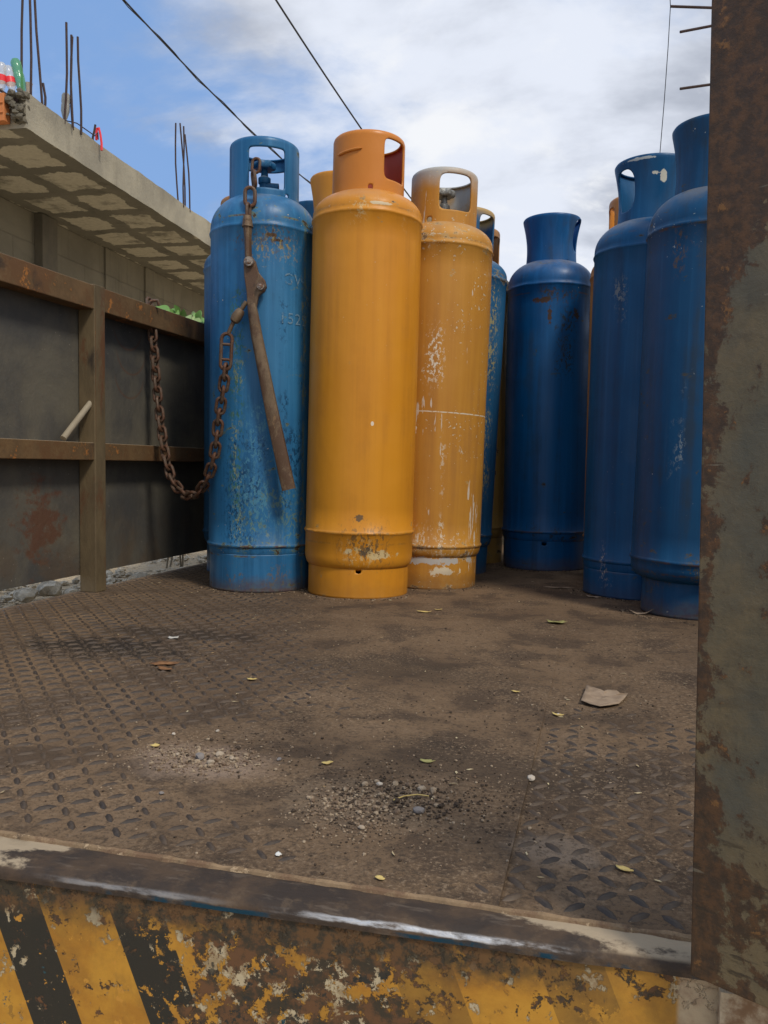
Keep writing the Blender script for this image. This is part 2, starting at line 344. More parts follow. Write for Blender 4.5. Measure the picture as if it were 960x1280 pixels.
# ------------------------------------------------------------------ unfinished building on the left
def concrete(name, c1, c2, patches=False, blocks=False):
    m, b = newmat(name); co = b.obj(); x, y, z = b.sep(co)
    a = b.noise(co, 2.6, 8, 0.62, 0.3); f = b.noise(co, 34, 7, 0.7); s_ = b.noise(b.mp(co, sc=(1, 1, 0.1)), 9, 5, 0.6)
    col = b.mix(b.step(a, 0.32, 0.68), c1, c2); col = b.mix(b.mul(b.step(s_, 0.52, 0.72), 0.45), col, tuple(v*0.55 for v in c2))
    h = b.add(b.mul(a, 2.0), f)
    if patches:
        wx = b.add(x, b.mul(b.sub(b.noise(co, 7, 6, 0.65), 0.5), 0.16)); wy = b.add(y, b.mul(b.sub(b.noise(b.mp(co, loc=(5, 5, 5)), 7, 6, 0.65), 0.5), 0.16))
        fx = b.m('ABSOLUTE', b.sub(b.m('FRACT', b.m('DIVIDE', b.add(wx, 10*0.35+0.045), 0.35)), 0.5))
        fy = b.m('ABSOLUTE', b.sub(b.m('FRACT', b.m('DIVIDE', b.add(wy, 10*0.385-0.1475), 0.385)), 0.5))
        pm = b.mul(b.step(fx, 0.375, 0.345), b.step(fy, 0.375, 0.345)); 
        col = b.mix(b.mul(b.mul(pm, b.step(b.noise(b.mp(co, loc=(3, 1, 7)), 3.5, 6, 0.65), 0.34, 0.50)), 0.9), col, b.mix(b.step(f, 0.4, 0.65), (0.56, 0.52, 0.41), (0.46, 0.42, 0.33)))
        h = b.add(h, b.mul(pm, 1.0))
    if blocks:
        v = b.comb(y, z, 0)
        br = b.n('ShaderNodeTexBrick', {'Vector': v, 'Scale': 1.0, 'Mortar Size': 0.006, 'Mortar Smooth': 0.3, 'Brick Width': 0.4, 'Row Height': 0.2, 'Color1': (1, 1, 1, 1), 'Color2': (0.86, 0.86, 0.86, 1), 'Mortar': (0.72, 0.72, 0.72, 1)})
        mm = b.n('ShaderNodeMix', data_type='RGBA', blend_type='MULTIPLY'); b.put(mm, 0, 0.6); b.put(mm, 6, col); b.put(mm, 7, br.outputs[0]); col = mm.outputs[2]
        h = b.add(h, b.mul(br.outputs['Fac'], -0.8))
    b.out(col, 0.93, 0, b.bump(h, 0.006, 0.7), 0.2); return m
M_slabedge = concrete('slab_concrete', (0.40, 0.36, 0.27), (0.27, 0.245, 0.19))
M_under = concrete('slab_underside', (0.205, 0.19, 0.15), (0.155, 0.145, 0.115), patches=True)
M_wall = concrete('block_wall', (0.25, 0.225, 0.165), (0.19, 0.17, 0.125), blocks=True)
M_pil = concrete('pilaster_concrete', (0.17, 0.15, 0.11), (0.11, 0.10, 0.08))
M_clay, b = newmat('clay_block'); fn = b.noise(b.obj(), 25, 5, 0.6); b.out(b.mix(fn, (0.50, 0.17, 0.06), (0.62, 0.24, 0.09)), 0.85, 0, b.bump(fn, 0.003, 0.5), 0.2)
BH = radians(4.3)
bl = thing('unfinished_building', 'raw grey concrete building beyond the left wall with an overhanging roof slab', 'building', (-2.80, 3.42, 0), (0, 0, BH))
Mb = Matrix.Translation((-2.80, 3.42, 0)) @ Matrix.Rotation(BH, 4, 'Z'); Mbi = Mb.inverted()
ZC, TH = 2.0, 0.17; LEN = 7.0
# slab: subdivided edge so it is slightly uneven
sl = MB(); ns = 160; vs = []
for j in range(ns+1):
    Y = 0.0 + LEN*j/ns
    e = 0.008*fbm(Y*3, 1.7) + 0.003*fbm(Y*16, 3.1); e2 = 0.010*fbm(Y*2.3, 7.7)
    vs += [(-3.4, Y, ZC), (e2*0.5, Y, ZC+0.004*fbm(Y*9, 0)), (e, Y, ZC+TH*0.5), (e, Y, ZC+TH+0.006*fbm(Y*5, 9)), (-3.4, Y, ZC+TH)]
fs = []; fm = []
for j in range(ns):
    a = j*5; c = a+5
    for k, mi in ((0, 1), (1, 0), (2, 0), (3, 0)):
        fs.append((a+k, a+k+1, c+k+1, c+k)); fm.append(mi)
kk = len(sl.v); sl.v += vs
for f_, mi in zip(fs, fm): sl.f.append(f_); sl.m.append(mi)
sl.add([vs[0], vs[1], vs[2], vs[3], vs[4]], [(0, 1, 2, 3, 4)], 0); sl.add(vs[-5:], [(0, 1, 2, 3, 4)], 0)
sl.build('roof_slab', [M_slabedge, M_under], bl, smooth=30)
wl = MB(); wl.box(-1.0, -0.80, 0.3, 6.8, -1.05, ZC-0.002); wl.build('block_wall', M_wall, bl, smooth=0)
M_clay2 = M_clay
for i in range(4):     # hollow clay blocks open at the cast end of the slab
    k = MB(); x1 = -0.080-0.37*i; x0 = x1-0.36
    k.box(x0, x1, -0.05, -0.003, ZC+0.02, ZC+TH-0.02)
    for zz in (ZC+0.055, ZC+0.10): k.box(x0+0.004, x1-0.004, -0.056, -0.0505, zz, zz+0.008)
    k.build('clay_block', M_clay, bl, smooth=0, bevel=0.003)
k = MB(); rg = random.Random(3)   # crumbling concrete at the slab corner
for i in range(60):
    k.ico((rg.uniform(-0.072, -0.004), rg.uniform(-0.04, 0.02), ZC+rg.uniform(0.03, TH)), rg.uniform(0.008, 0.024), (1, 1, 0.8), 0.3, rg)
k.build('broken_corner', M_pil, bl, smooth=0)
def bloc(p): return Mbi @ p
def px_slab(x, y, dz=TH): return bloc(onz(x, y, ZC+dz))
def pilaster(px0, px1, off=-0.80):
    # column strips on the block wall
    best = [Mbi @ (CAM + ray(px, 300)*t) for px, t in ()]
def wall_y(px, py, X=-0.80):
    d = Mbi.to_3x3() @ ray(px, py); o = Mbi @ CAM; t = (X-o.x)/d.x; return (o+d*t)
pw0, pw1 = wall_y(43, 300).y, wall_y(62, 300).y
k = MB(); k.box(-0.80, -0.74, pw0, pw1, -1.05, ZC-0.004); k.build('pilaster', M_pil, bl, smooth=0, bevel=0.004)
for pxm in (130, 180):
    yy = wall_y(pxm, 330).y; k = MB(); k.box(-0.80, -0.785, yy, yy+0.16, -1.05, ZC-0.004); k.build('pilaster', M_wall, bl, smooth=0)
# rebars standing out of the slab edge  (base px, top px)
RB = [((28, 132), (28, -60)), ((38, 124), (37, -90)), ((52, 134), (41, -60)), ((56, 137), (55, 104)),
      ((81, 153), (84, 28)), ((91, 160), (88, 44)), ((90, 157), (89.5, 46)), ((101, 166), (98, 46)), ((116, 184), (118, 156)),
      ((222, 253), (219, 154)), ((232, 260), (226, 154)), ((230, 257), (229, 158)), ((238, 263), (232, 168))]
for (bx, by), (tx, ty) in RB:
    p = onz(bx, by+2, ZC+TH-0.02); dpt = (p-CAM).dot(Fv); q = atd(tx, ty, dpt)
    pts = [bloc(p + (q-p)*t + Vector((0.006*sin(t*5+bx), 0, 0))) for t in (0, 0.25, 0.5, 0.75, 1)]
    k = MB(); k.tube(pts, 0.0062 if by < 250 else 0.0055, 7); k.build('rebar', M_rebar, bl)
for (a, c) in (((0, 112), (22, 126)), ((0, 133), (24, 150)), ((0, 145), (14, 154))):   # bars at the cast end
    p = onz(c[0], c[1], ZC+0.12); d_ = (p-CAM).dot(Fv); q = atd(a[0]-60, a[1]-36, d_-0.02); p = atd(c[0], c[1], d_)
    k = MB(); k.tube([bloc(q), bloc(p)], 0.006, 7); k.build('rebar', M_rebar, bl)
# tie wire curls and stirrup near the second group
p = bloc(onz(96, 160, ZC+TH)); k = MB()
k.tube([p+Vector((-0.10, -0.12, 0.02)), p+Vector((0, 0, 0.025)), p+Vector((0.01, 0.16, 0.02)), p+Vector((0.01, 0.19, 0.05)), p+Vector((0.0, 0.21, 0.02))], 0.003, 6); k.build('tie_wire', M_rebar, bl)

def glassy(name, col, rough=0.1, alpha=0.5):
    m, b = newmat(name); b.out(col, rough, 0, None, 0.5, alpha=alpha); return m
M_pet = glassy('clear_plastic', (0.75, 0.74, 0.70), 0.15, 0.42); M_green = glassy('green_plastic', (0.10, 0.36, 0.12), 0.15, 0.6)
M_red = glassy('red_plastic', (0.75, 0.03, 0.04), 0.4, 1.0); M_cream = glassy('cream_plastic', (0.62, 0.50, 0.38), 0.5, 0.9); M_dirty = glassy('dusty_plastic', (0.42, 0.38, 0.28), 0.4, 0.75)
def upturned_bottle(px, py, h, mat, lab, label_band=None, tilt=0.0, w=1.0, cup=False):
    """neck down on a bar; px,py = neck foot"""
    p = onz(px, py, ZC+TH+0.01); dpt = (p-CAM).dot(Fv)
    o = thing('plastic_bottle' if not cup else 'plastic_cup', lab, 'bottle' if not cup else 'cup', p, (0, tilt, 0))
    s_ = h/0.24; r = 0.036*w*s_
    prof = [(0.012*s_, 0), (0.012*s_, 0.03*s_), (0.02*s_, 0.05*s_), (r, 0.10*s_), (r, 0.15*s_), (r*0.9, 0.16*s_), (r, 0.17*s_), (r*0.97, 0.225*s_), (r*0.7, 0.24*s_)] if not cup else [(0.02*s_, 0), (0.045*s_, 0.23*s_), (0.046*s_, 0.24*s_)]
    k = MB(); k.lathe(prof, 20); k.build('bottle_body' if not cup else 'cup_body', mat, o)
    if label_band:
        k = MB(); k.lathe([(r*1.02, 0.105*s_), (r*1.03, 0.15*s_)], 20, capb=False, capt=False); k.build('bottle_label', label_band, o)
    k = MB(); k.tube([(0, 0, -0.03), (0, 0, 0.06*s_)], 0.006, 6); k.build('support_bar', M_rebar, o)
upturned_bottle(2, 121, 0.16, M_pet, 'clear upturned bottle with a red label at the far left slab edge', M_red, 0.0)
upturned_bottle(17, 122, 0.155, M_pet, 'clear upturned bottle with a red label beside the green bottle', M_red, -0.22)
upturned_bottle(30, 124, 0.20, M_green, 'translucent green bottle leaning between the first rebars', None, -0.25, 0.85)
upturned_bottle(35, 126, 0.085, M_cream, 'small cream plastic cup among the first rebars', None, 0.1, cup=True)
upturned_bottle(81, 155, 0.155, M_dirty, 'dusty clear bottle threaded upside down on the second rebar group', None, 0.06, 0.95)
p = onz(121, 178, ZC+TH); dpt = (p-CAM).dot(Fv)
k = MB(); k.tube([atd(x, y, dpt) for x, y in ((120.5, 175), (120.5, 166), (121.5, 160.5), (123.5, 160), (125.5, 168), (127, 179), (127, 188))], 0.0065, 8)
tag(k.build('hose_loop', M_red), 'red bent hose loop sticking up from the slab edge', 'hose')

# ------------------------------------------------------------------ the truck bed
TR = thing('flatbed_truck', 'worn steel truck bed with rusty side walls carrying the gas cylinders', 'truck', (0, 0, -1.05))
def tpart(o): o.parent = TR; o.matrix_parent_inverse = Matrix.Translation((0, 0, 1.05)); return o
XL, XR, YR, YF = -1.60, 0.86, 0.72, 4.35     # deck extent
STAIN = [onz(130, 808), onz(210, 797)]
C1, C2 = onz(262, 950), onz(505, 1000)
def deck_mat(name, lug=False):
    m, b = newmat(name); co = b.obj(); x, y, z = b.sep(co)
    big = b.noise(co, 1.7, 5, 0.55); mid = b.noise(co, 7, 8, 0.62, 0.3); fine = b.noise(co, 55, 6, 0.7); vf = b.noise(co, 320, 3, 0.7)
    if lug:
        col = b.mix(b.step(mid, 0.38, 0.62), (0.044, 0.034, 0.027), (0.088, 0.060, 0.038))
        col = b.mix(b.mul(b.step(fine, 0.42, 0.66), 0.5), col, (0.115, 0.078, 0.048))
        b.out(col, 0.55, 0.15, b.bump(fine, 0.0006, 0.5), 0.45); return m
    col = b.mix(b.step(big, 0.35, 0.66), (0.185, 0.120, 0.068), (0.112, 0.072, 0.042))
    col = b.mix(b.mul(b.step(mid, 0.48, 0.60), 0.75), col, (0.066, 0.044, 0.029))
    col = b.mix(b.mul(b.step(mid, 0.46, 0.30), 0.6), col, (0.20, 0.135, 0.082))
    col = b.mix(b.mul(b.step(fine, 0.54, 0.62), 0.55), col, (0.050, 0.036, 0.025))
    col = b.mix(b.mul(b.step(fine, 0.42, 0.33), 0.5), col, (0.250, 0.175, 0.110))
    def blob(cx, cy, wx, wy, soft=1.2, sc=12):
        d = b.m('SQRT', b.add(b.m('POWER', b.m('DIVIDE', b.sub(x, cx), wx), 2.0), b.m('POWER', b.m('DIVIDE', b.sub(y, cy), wy), 2.0)))
        return b.step(b.add(d, b.mul(b.sub(b.noise(b.mp(co, loc=(cx*9, 3, 1)), sc, 7, 0.68), 0.5), soft)), 1.0, 0.35)
    sm = blob(STAIN[0].x, STAIN[0].y, 0.26, 0.13, 3.2, 20); sm = b.mx(sm, b.mul(blob(STAIN[1].x, STAIN[1].y+0.05, 0.30, 0.09, 1.8), 0.8))
    col = b.mix(b.mul(sm, 0.95), col, (0.018, 0.014, 0.011))
    c3 = onz(640, 960); sm2 = blob(c3.x, c3.y, 0.30, 0.11, 2.0, 9); col = b.mix(b.mul(sm2, 0.6), col, (0.045, 0.032, 0.022))
    c4_ = onz(480, 835); sm2 = blob(c4_.x, c4_.y, 0.35, 0.12, 2.0, 9); col = b.mix(b.mul(sm2, 0.5), col, (0.05, 0.036, 0.024))
    pm = blob(C1.x-0.01, C1.y-0.01, 0.13, 0.085, 1.0, 16); col = b.mix(b.mul(pm, 0.70), col, (0.31, 0.225, 0.165))
    pm = blob(C2.x-0.05, C2.y-0.03, 0.13, 0.09, 1.2, 16); col = b.mix(b.mul(pm, 0.35), col, (0.27, 0.20, 0.13))
    # pale scuffs on the right plate
    c5 = onz(700, 1060); pm = blob(c5.x, c5.y, 0.07, 0.05, 1.4, 25); col = b.mix(b.mul(pm, 0.35), col, (0.30, 0.25, 0.20))
    col = b.mix(b.mul(b.step(vf, 0.66, 0.74), 0.5), col, (0.34, 0.27, 0.19))
    sand = b.noise(b.mp(co, loc=(4, 4, 4)), 170, 5, 0.75); sg = b.noise(b.mp(co, loc=(14, 4, 4)), 5, 5, 0.6)
    col = b.mix(b.mul(b.step(sand, 0.53, 0.62), b.mul(b.step(sg, 0.40, 0.60), 0.65)), col, (0.30, 0.215, 0.135))
    col = b.mix(b.mul(b.step(sand, 0.47, 0.40), 0.6), col, (0.050, 0.035, 0.023))
    nr = b.bump(b.add(b.mul(mid, 1.6), b.add(b.mul(fine, 1.3), b.add(b.mul(sand, 1.0), b.mul(vf, 0.35)))), 0.0026, 0.85)
    b.out(col, b.step(mid, 0.3, 0.7, 0.72, 0.9), 0.0, nr, 0.25); return m
M_deck = deck_mat('deck_dirt'); M_lug = deck_mat('deck_lug', True)
seamx = lambda y: -0.107 - 0.020*(y-0.76)
def deck_h(x, y):
    return 0.0012*fbm(x*2.2, y*2.2) + 0.0008*fbm(x*11, y*11, 5) + 0.0006*fbm(x*42, y*42, 2)
def lug_vis(x, y, right):
    n_ = 0.30*fbm(x*3.1, y*3.1, 8.0) + 0.16*fbm(x*11, y*11, 2.0)
    if right: v = 1.15 - max(0, (y-1.02))*2.4
    else:
        s_ = (x + 0.45*(y-0.76)) ; v = (-0.36 - s_)*2.6 + 0.75
        if y < 0.90: v = max(v, 0.56 - abs(x+0.30)*0.5)
        if y > 2.0: v = min(v, 0.8)
    for (c, r) in ((C1, 0.15), (C2, 0.14)):
        v -= 1.2*exp(-((x-c.x)**2+(y-c.y)**2)/r**2)
    return max(0.0, min(1.0, v + n_))
def step_h(y): return -0.0042*max(0.25, min(1.0, 1-(y-1.0)/0.5))
def dz_at(x, y): return (0.0 if x < seamx(y)+0.01 else step_h(y)) + deck_h(x, y)
def plate(name, x0f, x1f, dz, right, lab):
    k = MB(); nx, ny = (150, 300) if not right else (80, 300); vs = []
    for j in range(ny+1):
        y = YR + (YF-YR)*(j/ny)**1.5; xa, xb = x0f(y), x1f(y)
        for i in range(nx+1):
            x = xa + (xb-xa)*i/nx; vs.append((x, y, step_h(y)*(1 if right else 0)+deck_h(x, y)))
    k.add(vs, [(j*(nx+1)+i, j*(nx+1)+i+1, (j+1)*(nx+1)+i+1, (j+1)*(nx+1)+i) for j in range(ny) for i in range(nx)])
    # thickness skirt
    for i0 in (0, nx):
        vv = []; 
        for j in range(ny+1):
            p = vs[j*(nx+1)+i0]; vv += [p, (p[0], p[1], -0.045)]
        k.add(vv, [(2*j, 2*j+1, 2*j+3, 2*j+2) for j in range(ny)])
    rg = random.Random(11 + right); pit = 0.0285
    for a in range(-150, 150):
        for c in range(-150, 200):
            # diamond lattice: alternating lugs at +45 / -45 degrees
            x = -0.4 + (a)*pit + rg.uniform(-0.0006, 0.0006); y = 1.5 + c*pit
            if not (YR+0.02 < y < YF): continue
            if y > 3.3: continue
            if not (x0f(y)+0.014 < x < x1f(y)-0.014): continue
            v = lug_vis(x, y, right)
            if v < 0.14: continue
            s_ = 1 if (a+c) % 2 else -1
            L, w_, h = 0.0150*(0.8+0.2*v), 0.0042*(0.75+0.25*v), 0.0023*v + 0.0005
            z0 = (dz_at(x, y) if right else deck_h(x, y)) - 0.0006
            ca = cos(radians(45)*s_); sa = sin(radians(45)*s_)
            pts = []
            for (u, t, hh) in ((-L, 0, 0), (-L*0.5, -w_, 0), (L*0.5, -w_, 0), (L, 0, 0), (L*0.5, w_, 0), (-L*0.5, w_, 0),
                               (-L*0.6, 0, h), (-L*0.35, -w_*0.45, h+0.0006), (L*0.35, -w_*0.45, h+0.0006), (L*0.6, 0, h), (L*0.35, w_*0.45, h+0.0006), (-L*0.35, w_*0.45, h+0.0006)):
                pts.append((x+u*ca-t*sa, y+u*sa+t*ca, z0+hh))
            mi = 1 if v > 0.36 + 0.35*rg.random()*0.6 else 0
            k.add(pts, [(0, 1, 7, 6), (1, 2, 8, 7), (2, 3, 9, 8), (3, 4, 10, 9), (4, 5, 11, 10), (5, 0, 6, 11), (6, 7, 8, 9, 10, 11)], mi)
    o = k.build(name, [M_deck, M_lug], smooth=50, recalc=False); tag(o, lab); tpart(o)
plate('deck_plate', lambda y: XL, lambda y: seamx(y)+0.010, 0.0, False, None)
plate('deck_plate', lambda y: seamx(y)-0.004, lambda y: XR, -0.0045, True, None)
k = MB(); k.box(XL, XR, YR, YF, -0.09, -0.05)
for yy in (1.0, 1.6, 2.2, 2.8, 3.4, 4.0): k.box(XL+0.01, XR-0.01, yy, yy+0.06, -0.20, -0.0905)
tpart(k.build('subframe', M_post, smooth=0))
# rear lip: worn edge bar with rounded nose
def lip_mat():
    m, b = newmat('edge_bar_steel'); co = b.obj(); x, y, z = b.sep(co)
    mid = b.noise(co, 13, 8, 0.65, 0.3); fine = b.noise(b.mp(co, sc=(0.25, 1, 1)), 110, 5, 0.65); big = b.noise(co, 3, 3, 0.5)
    col = b.mix(b.step(mid, 0.4, 0.62), (0.044, 0.033, 0.026), (0.085, 0.056, 0.036))
    col = b.mix(b.mul(b.step(fine, 0.55, 0.7), 0.5), col, (0.15, 0.115, 0.085))
    col = b.mix(b.mul(b.step(b.noise(co, 31, 7, 0.7), 0.52, 0.66), 0.6), col, (0.13, 0.088, 0.054))
    # dried pale clay at both ends, against the weld
    cl = b.add(b.step(x, -0.46, -0.62), b.step(x, -0.16, 0.02))
    cm = b.mul(b.step(b.add(b.mul(cl, b.add(0.60, b.mul(b.step(b.sub(y, b.mul(x, 0.03)), 0.700, 0.730), 0.55))), b.mul(b.sub(b.noise(b.mp(co, sc=(0.6, 1, 1)), 26, 8, 0.68), 0.5), 1.3)), 0.52, 0.66), b.step(z, -0.004, -0.001))
    col = b.mix(b.mul(cm, 0.85), col, (0.42, 0.33, 0.22))
    bw = b.step(b.add(z, b.mul(b.sub(mid, 0.5), 0.008)), -0.0080, -0.0098)   # old blue paint under the nose
    col = b.mix(b.mul(bw, b.step(b.add(big, b.mul(b.sub(mid, 0.5), 0.8)), 0.46, 0.54)), col, (0.008, 0.040, 0.065))
    nose = b.step(b.m('ABSOLUTE', b.add(z, b.add(0.0058, b.mul(b.sub(fine, 0.5), 0.006)))), 0.0030, 0.0010)       # rubbed metal nose, with its sky highlight painted in as pale colour
    rub_glint = b.mul(b.mul(nose, b.step(b.add(fine, b.mul(mid, 0.4)), 0.52, 0.80)), b.add(b.step(b.m('ABSOLUTE', b.add(x, 0.15)), 0.16, 0.06), b.mul(b.step(b.m('ABSOLUTE', b.add(x, 0.44)), 0.12, 0.03), 0.3)))
    col = b.mix(rub_glint, col, (0.62, 0.62, 0.62))
    rg = b.sub(b.step(mid, 0.35, 0.65, 0.55, 0.74), b.mul(rub_glint, 0.24))
    b.out(b.mix(0.0, col, col), b.add(rg, b.mul(cm, 0.4)), b.mul(rub_glint, 0.6), b.bump(b.add(b.mul(mid, 2), b.mul(fine, 0.7)), 0.0018, 0.9), 0.20); return m
M_lip = lip_mat()
k = MB(); n = 220; prof = [(0.0735, -0.004), (0.070, 0.001), (0.045, 0.0015), (0.018, 0.0010)] + [(0.0105-0.0105*sin(a), 0.0-0.0105*(1-cos(a))) for a in [radians(q) for q in (0, 12, 24, 36, 48, 60, 72, 84, 90)]] + [(0.0, -0.0135), (0.006, -0.0145)]
y_nose = lambda x: 0.672+0.053*(min(x, 0.12)+0.35)
y_weld = lambda x: 0.7215+0.017*(min(x, 0.12)+0.25)
vs = []
for i in range(n+1):
    x = XL + (XR-XL)*i/n; w_ = 0.0006*fbm(x*9, 0); yn = y_nose(x); wd = y_weld(x)+0.002-yn
    for (yy, zz) in prof: vs.append((x, yn+w_+(yy if yy < 0.019 else 0.019+(yy-0.019)/(0.0735-0.019)*(wd-0.019)), zz + 0.0007*fbm(x*14, yy*30)))
P_ = len(prof); k.add(vs, [(i*P_+j, i*P_+j+1, (i+1)*P_+j+1, (i+1)*P_+j) for i in range(n) for j in range(P_-1)])
lipo = tpart(k.build('edge_bar', M_lip, smooth=60))
M_weld = rusty('weld_bead_rust', (0.30, 0.20, 0.11), rust=(0.17, 0.10, 0.055), orange=(0.42, 0.30, 0.18), amt=0.45, orange_amt=0.6, sc=22, rough=0.8)
rg = random.Random(7); k = MB(); pts = []; rr = []
for i in range(420):
    x = XL + (XR-XL)*i/419; pts.append((x, y_weld(x)+0.0015*fbm(x*20, 4), 0.0008+0.0006*fbm(x*30, 2))); rr.append(0.0042*(1+0.45*fbm(x*45, 1.0)))
k.tube(pts, rr, 8); wb = k.build('weld_bead', M_weld, lipo); 

# rear beam with hazard stripes
def beam_mat():
    m, b = newmat('hazard_beam'); co = b.obj(); x, y, z = b.sep(co)
    mid = b.noise(co, 17, 8, 0.66, 0.3); fine = b.noise(co, 70, 6, 0.7); big = b.noise(co, 4, 4, 0.5)
    u = b.add(x, b.mul(z, 0.4)); ph = b.m('FRACT', b.m('DIVIDE', b.add(u, 0.610+0.136*10), 0.136))
    st = b.mul(b.step(ph, 0.0, 0.004), b.step(ph, 0.430, 0.424))
    fresh = b.step(x, -0.335, -0.365)                       # stripes are crisp only at the left
    st = b.mul(b.mul(st, b.sub(1.0, b.mul(b.step(x, -0.50, -0.47), b.step(b.noise(b.mp(co, loc=(2, 6, 6)), 30, 8, 0.7), 0.55, 0.57)))), b.mx(fresh, b.mul(b.step(x, -0.25, -0.17), 0.42)))
    yel = b.mix(b.step(mid, 0.36, 0.66), (0.50, 0.25, 0.030), (0.37, 0.165, 0.020))
    yel = b.mix(b.mul(b.step(fine, 0.6, 0.72), 0.4), yel, (0.30, 0.19, 0.07))
    yel = b.mix(b.mul(b.step(b.noise(b.mp(co, sc=(1, 1, 0.15)), 60, 5, 0.7), 0.56, 0.7), 0.35), yel, (0.17, 0.09, 0.03))
    yel = b.mix(b.mul(b.step(b.noise(b.mp(co, loc=(7, 3, 3)), 9, 7, 0.68), 0.46, 0.64), 0.55), yel, (0.20, 0.105, 0.022))
    col = b.mix(st, yel, b.mix(b.step(fine, 0.66, 0.72), (0.022, 0.021, 0.017), (0.12, 0.10, 0.06)))
    band = b.mul(b.step(x, -0.43, -0.33), b.step(x, -0.10, -0.19))     # heavily flaked middle
    topb = b.step(b.add(z, b.mul(b.sub(mid, 0.5), 0.05)), -0.055, -0.026)
    w = b.mx(band, b.mul(topb, 0.55))
    n1 = b.noise(b.mp(co, loc=(3, 3, 3), sc=(1, 1, 0.85)), 46, 9, 0.70, 0.2)
    cream = b.step(b.add(n1, b.mul(w, 0.115)), 0.612, 0.64); col = b.mix(cream, col, b.mix(b.step(fine, 0.45, 0.6), (0.46, 0.38, 0.24), (0.30, 0.22, 0.12)))
    n2 = b.noise(b.mp(co, loc=(8, 1, 6)), 50, 9, 0.72, 0.2)
    rust = b.step(b.add(n2, b.mul(w, 0.12)), 0.590, 0.61); col = b.mix(rust, col, b.mix(b.step(fine, 0.4, 0.6), (0.045, 0.034, 0.020), (0.13, 0.062, 0.026)))
    n4 = b.noise(b.mp(co, loc=(1, 8, 2)), 52, 7, 0.66, 0.1)
    ysp = b.mul(b.step(n4, 0.62, 0.635), fresh); col = b.mix(ysp, col, (0.50, 0.24, 0.035))
    n3 = b.noise(b.mp(co, loc=(8, 4, 1)), 40, 6, 0.6); col = b.mix(b.step(n3, 0.69, 0.71), col, (0.015, 0.07, 0.09))
    bk_ = b.mul(b.step(b.add(b.noise(b.mp(co, loc=(6, 6, 1)), 44, 8, 0.7), b.mul(band, 0.05)), 0.62, 0.635), b.mx(band, 0.4)); col = b.mix(bk_, col, (0.030, 0.028, 0.022))
    tb = b.mul(topb, b.step(b.noise(b.mp(co, loc=(2, 2, 9)), 20, 8, 0.7), 0.34, 0.46)); col = b.mix(b.mul(tb, b.step(x, 0.06, -0.12)), col, b.mix(b.step(fine, 0.42, 0.58), (0.04, 0.032, 0.02), (0.12, 0.062, 0.024)))
    ec = b.step(x, 0.055, 0.060); col = b.mix(ec, col, b.mix(b.step(mid, 0.42, 0.62), (0.46, 0.36, 0.23), (0.27, 0.17, 0.10)))
    nr = b.bump(b.add(b.mul(fine, 0.5), b.add(b.mul(b.mx(cream, rust), -0.9), mid)), 0.0012, 0.8)
    b.out(col, b.add(0.48, b.mul(b.mx(cream, rust), 0.3)), 0, nr, 0.4); return m
k = MB(); xs_ = [XL, 0.12, XR]; bv = []
for x in xs_: bv += [(x, y_nose(x)+0.0035, -0.42), (x, y_nose(x)+0.0035, -0.0125), (x, 0.735, -0.0125), (x, 0.735, -0.42)]
k.add(bv, [(i*4+j, i*4+(j+1) % 4, i*4+4+(j+1) % 4, i*4+4+j) for i in (0, 1) for j in range(4)] + [(3, 2, 1, 0), (8, 9, 10, 11)]); tpart(k.build('rear_beam', beam_mat(), smooth=0))
k = MB(); k.box(0.088, 0.20, 0.684, 0.697, -0.42, -0.014)
M_cr, b = newmat('flaking_cream_paint'); fn = b.noise(b.obj(), 22, 8, 0.68); b.out(b.mix(b.step(fn, 0.42, 0.6), (0.50, 0.41, 0.28), (0.22, 0.13, 0.07)), 0.7, 0, b.bump(fn, 0.002, 0.6), 0.3)
tpart(k.build('corner_plate', M_cr, smooth=0))

# left side wall
XW = -1.534
def side(xw, sgn, near_y):
    w = MB(); w.box(min(xw+sgn*0.060, xw+sgn*0.064), max(xw+sgn*0.060, xw+sgn*0.064), near_y, 4.33, 0.052, 0.925); sh = tpart(w.build('side_panel', M_sheet, smooth=0))
    def bx(name, y0, y1, z0, z1, d0, d1, mat):
        k = MB(); a, c = xw+sgn*d0, xw+sgn*d1; k.box(min(a, c), max(a, c), y0, y1, z0, z1); o = k.build(name, mat, sh, smooth=0, bevel=0.0025); 
        return o
    bx('top_rail', near_y, 4.33, 0.858, 0.930, 0.0025, 0.059, M_rail)
    bx('middle_rail', near_y, 4.33, 0.405, 0.458, 0.004, 0.058, M_rail)
    for yy in (0.74, 2.165, 3.50, 4.27):
        if yy+0.05 < near_y: continue
        bx('post', yy, yy+0.053, 0.0, 0.9335, 0.0, 0.0575, M_post)
        bx('post_seam', yy+0.002, yy+0.004, 0.46, 0.857, -0.001, 0.0, M_rail)
    return sh
side(XW, -1, 0.72); side(0.84, 1, 1.05)
k = MB(); k.box(XW+0.03, 0.81, 4.28, 4.32, 0.0, 0.93)
for xx in (-1.0, -0.4, 0.2): k.box(xx, xx+0.05, 4.24, 4.279, 0.002, 0.92)
tpart(k.build('headboard', M_sheet, smooth=0))
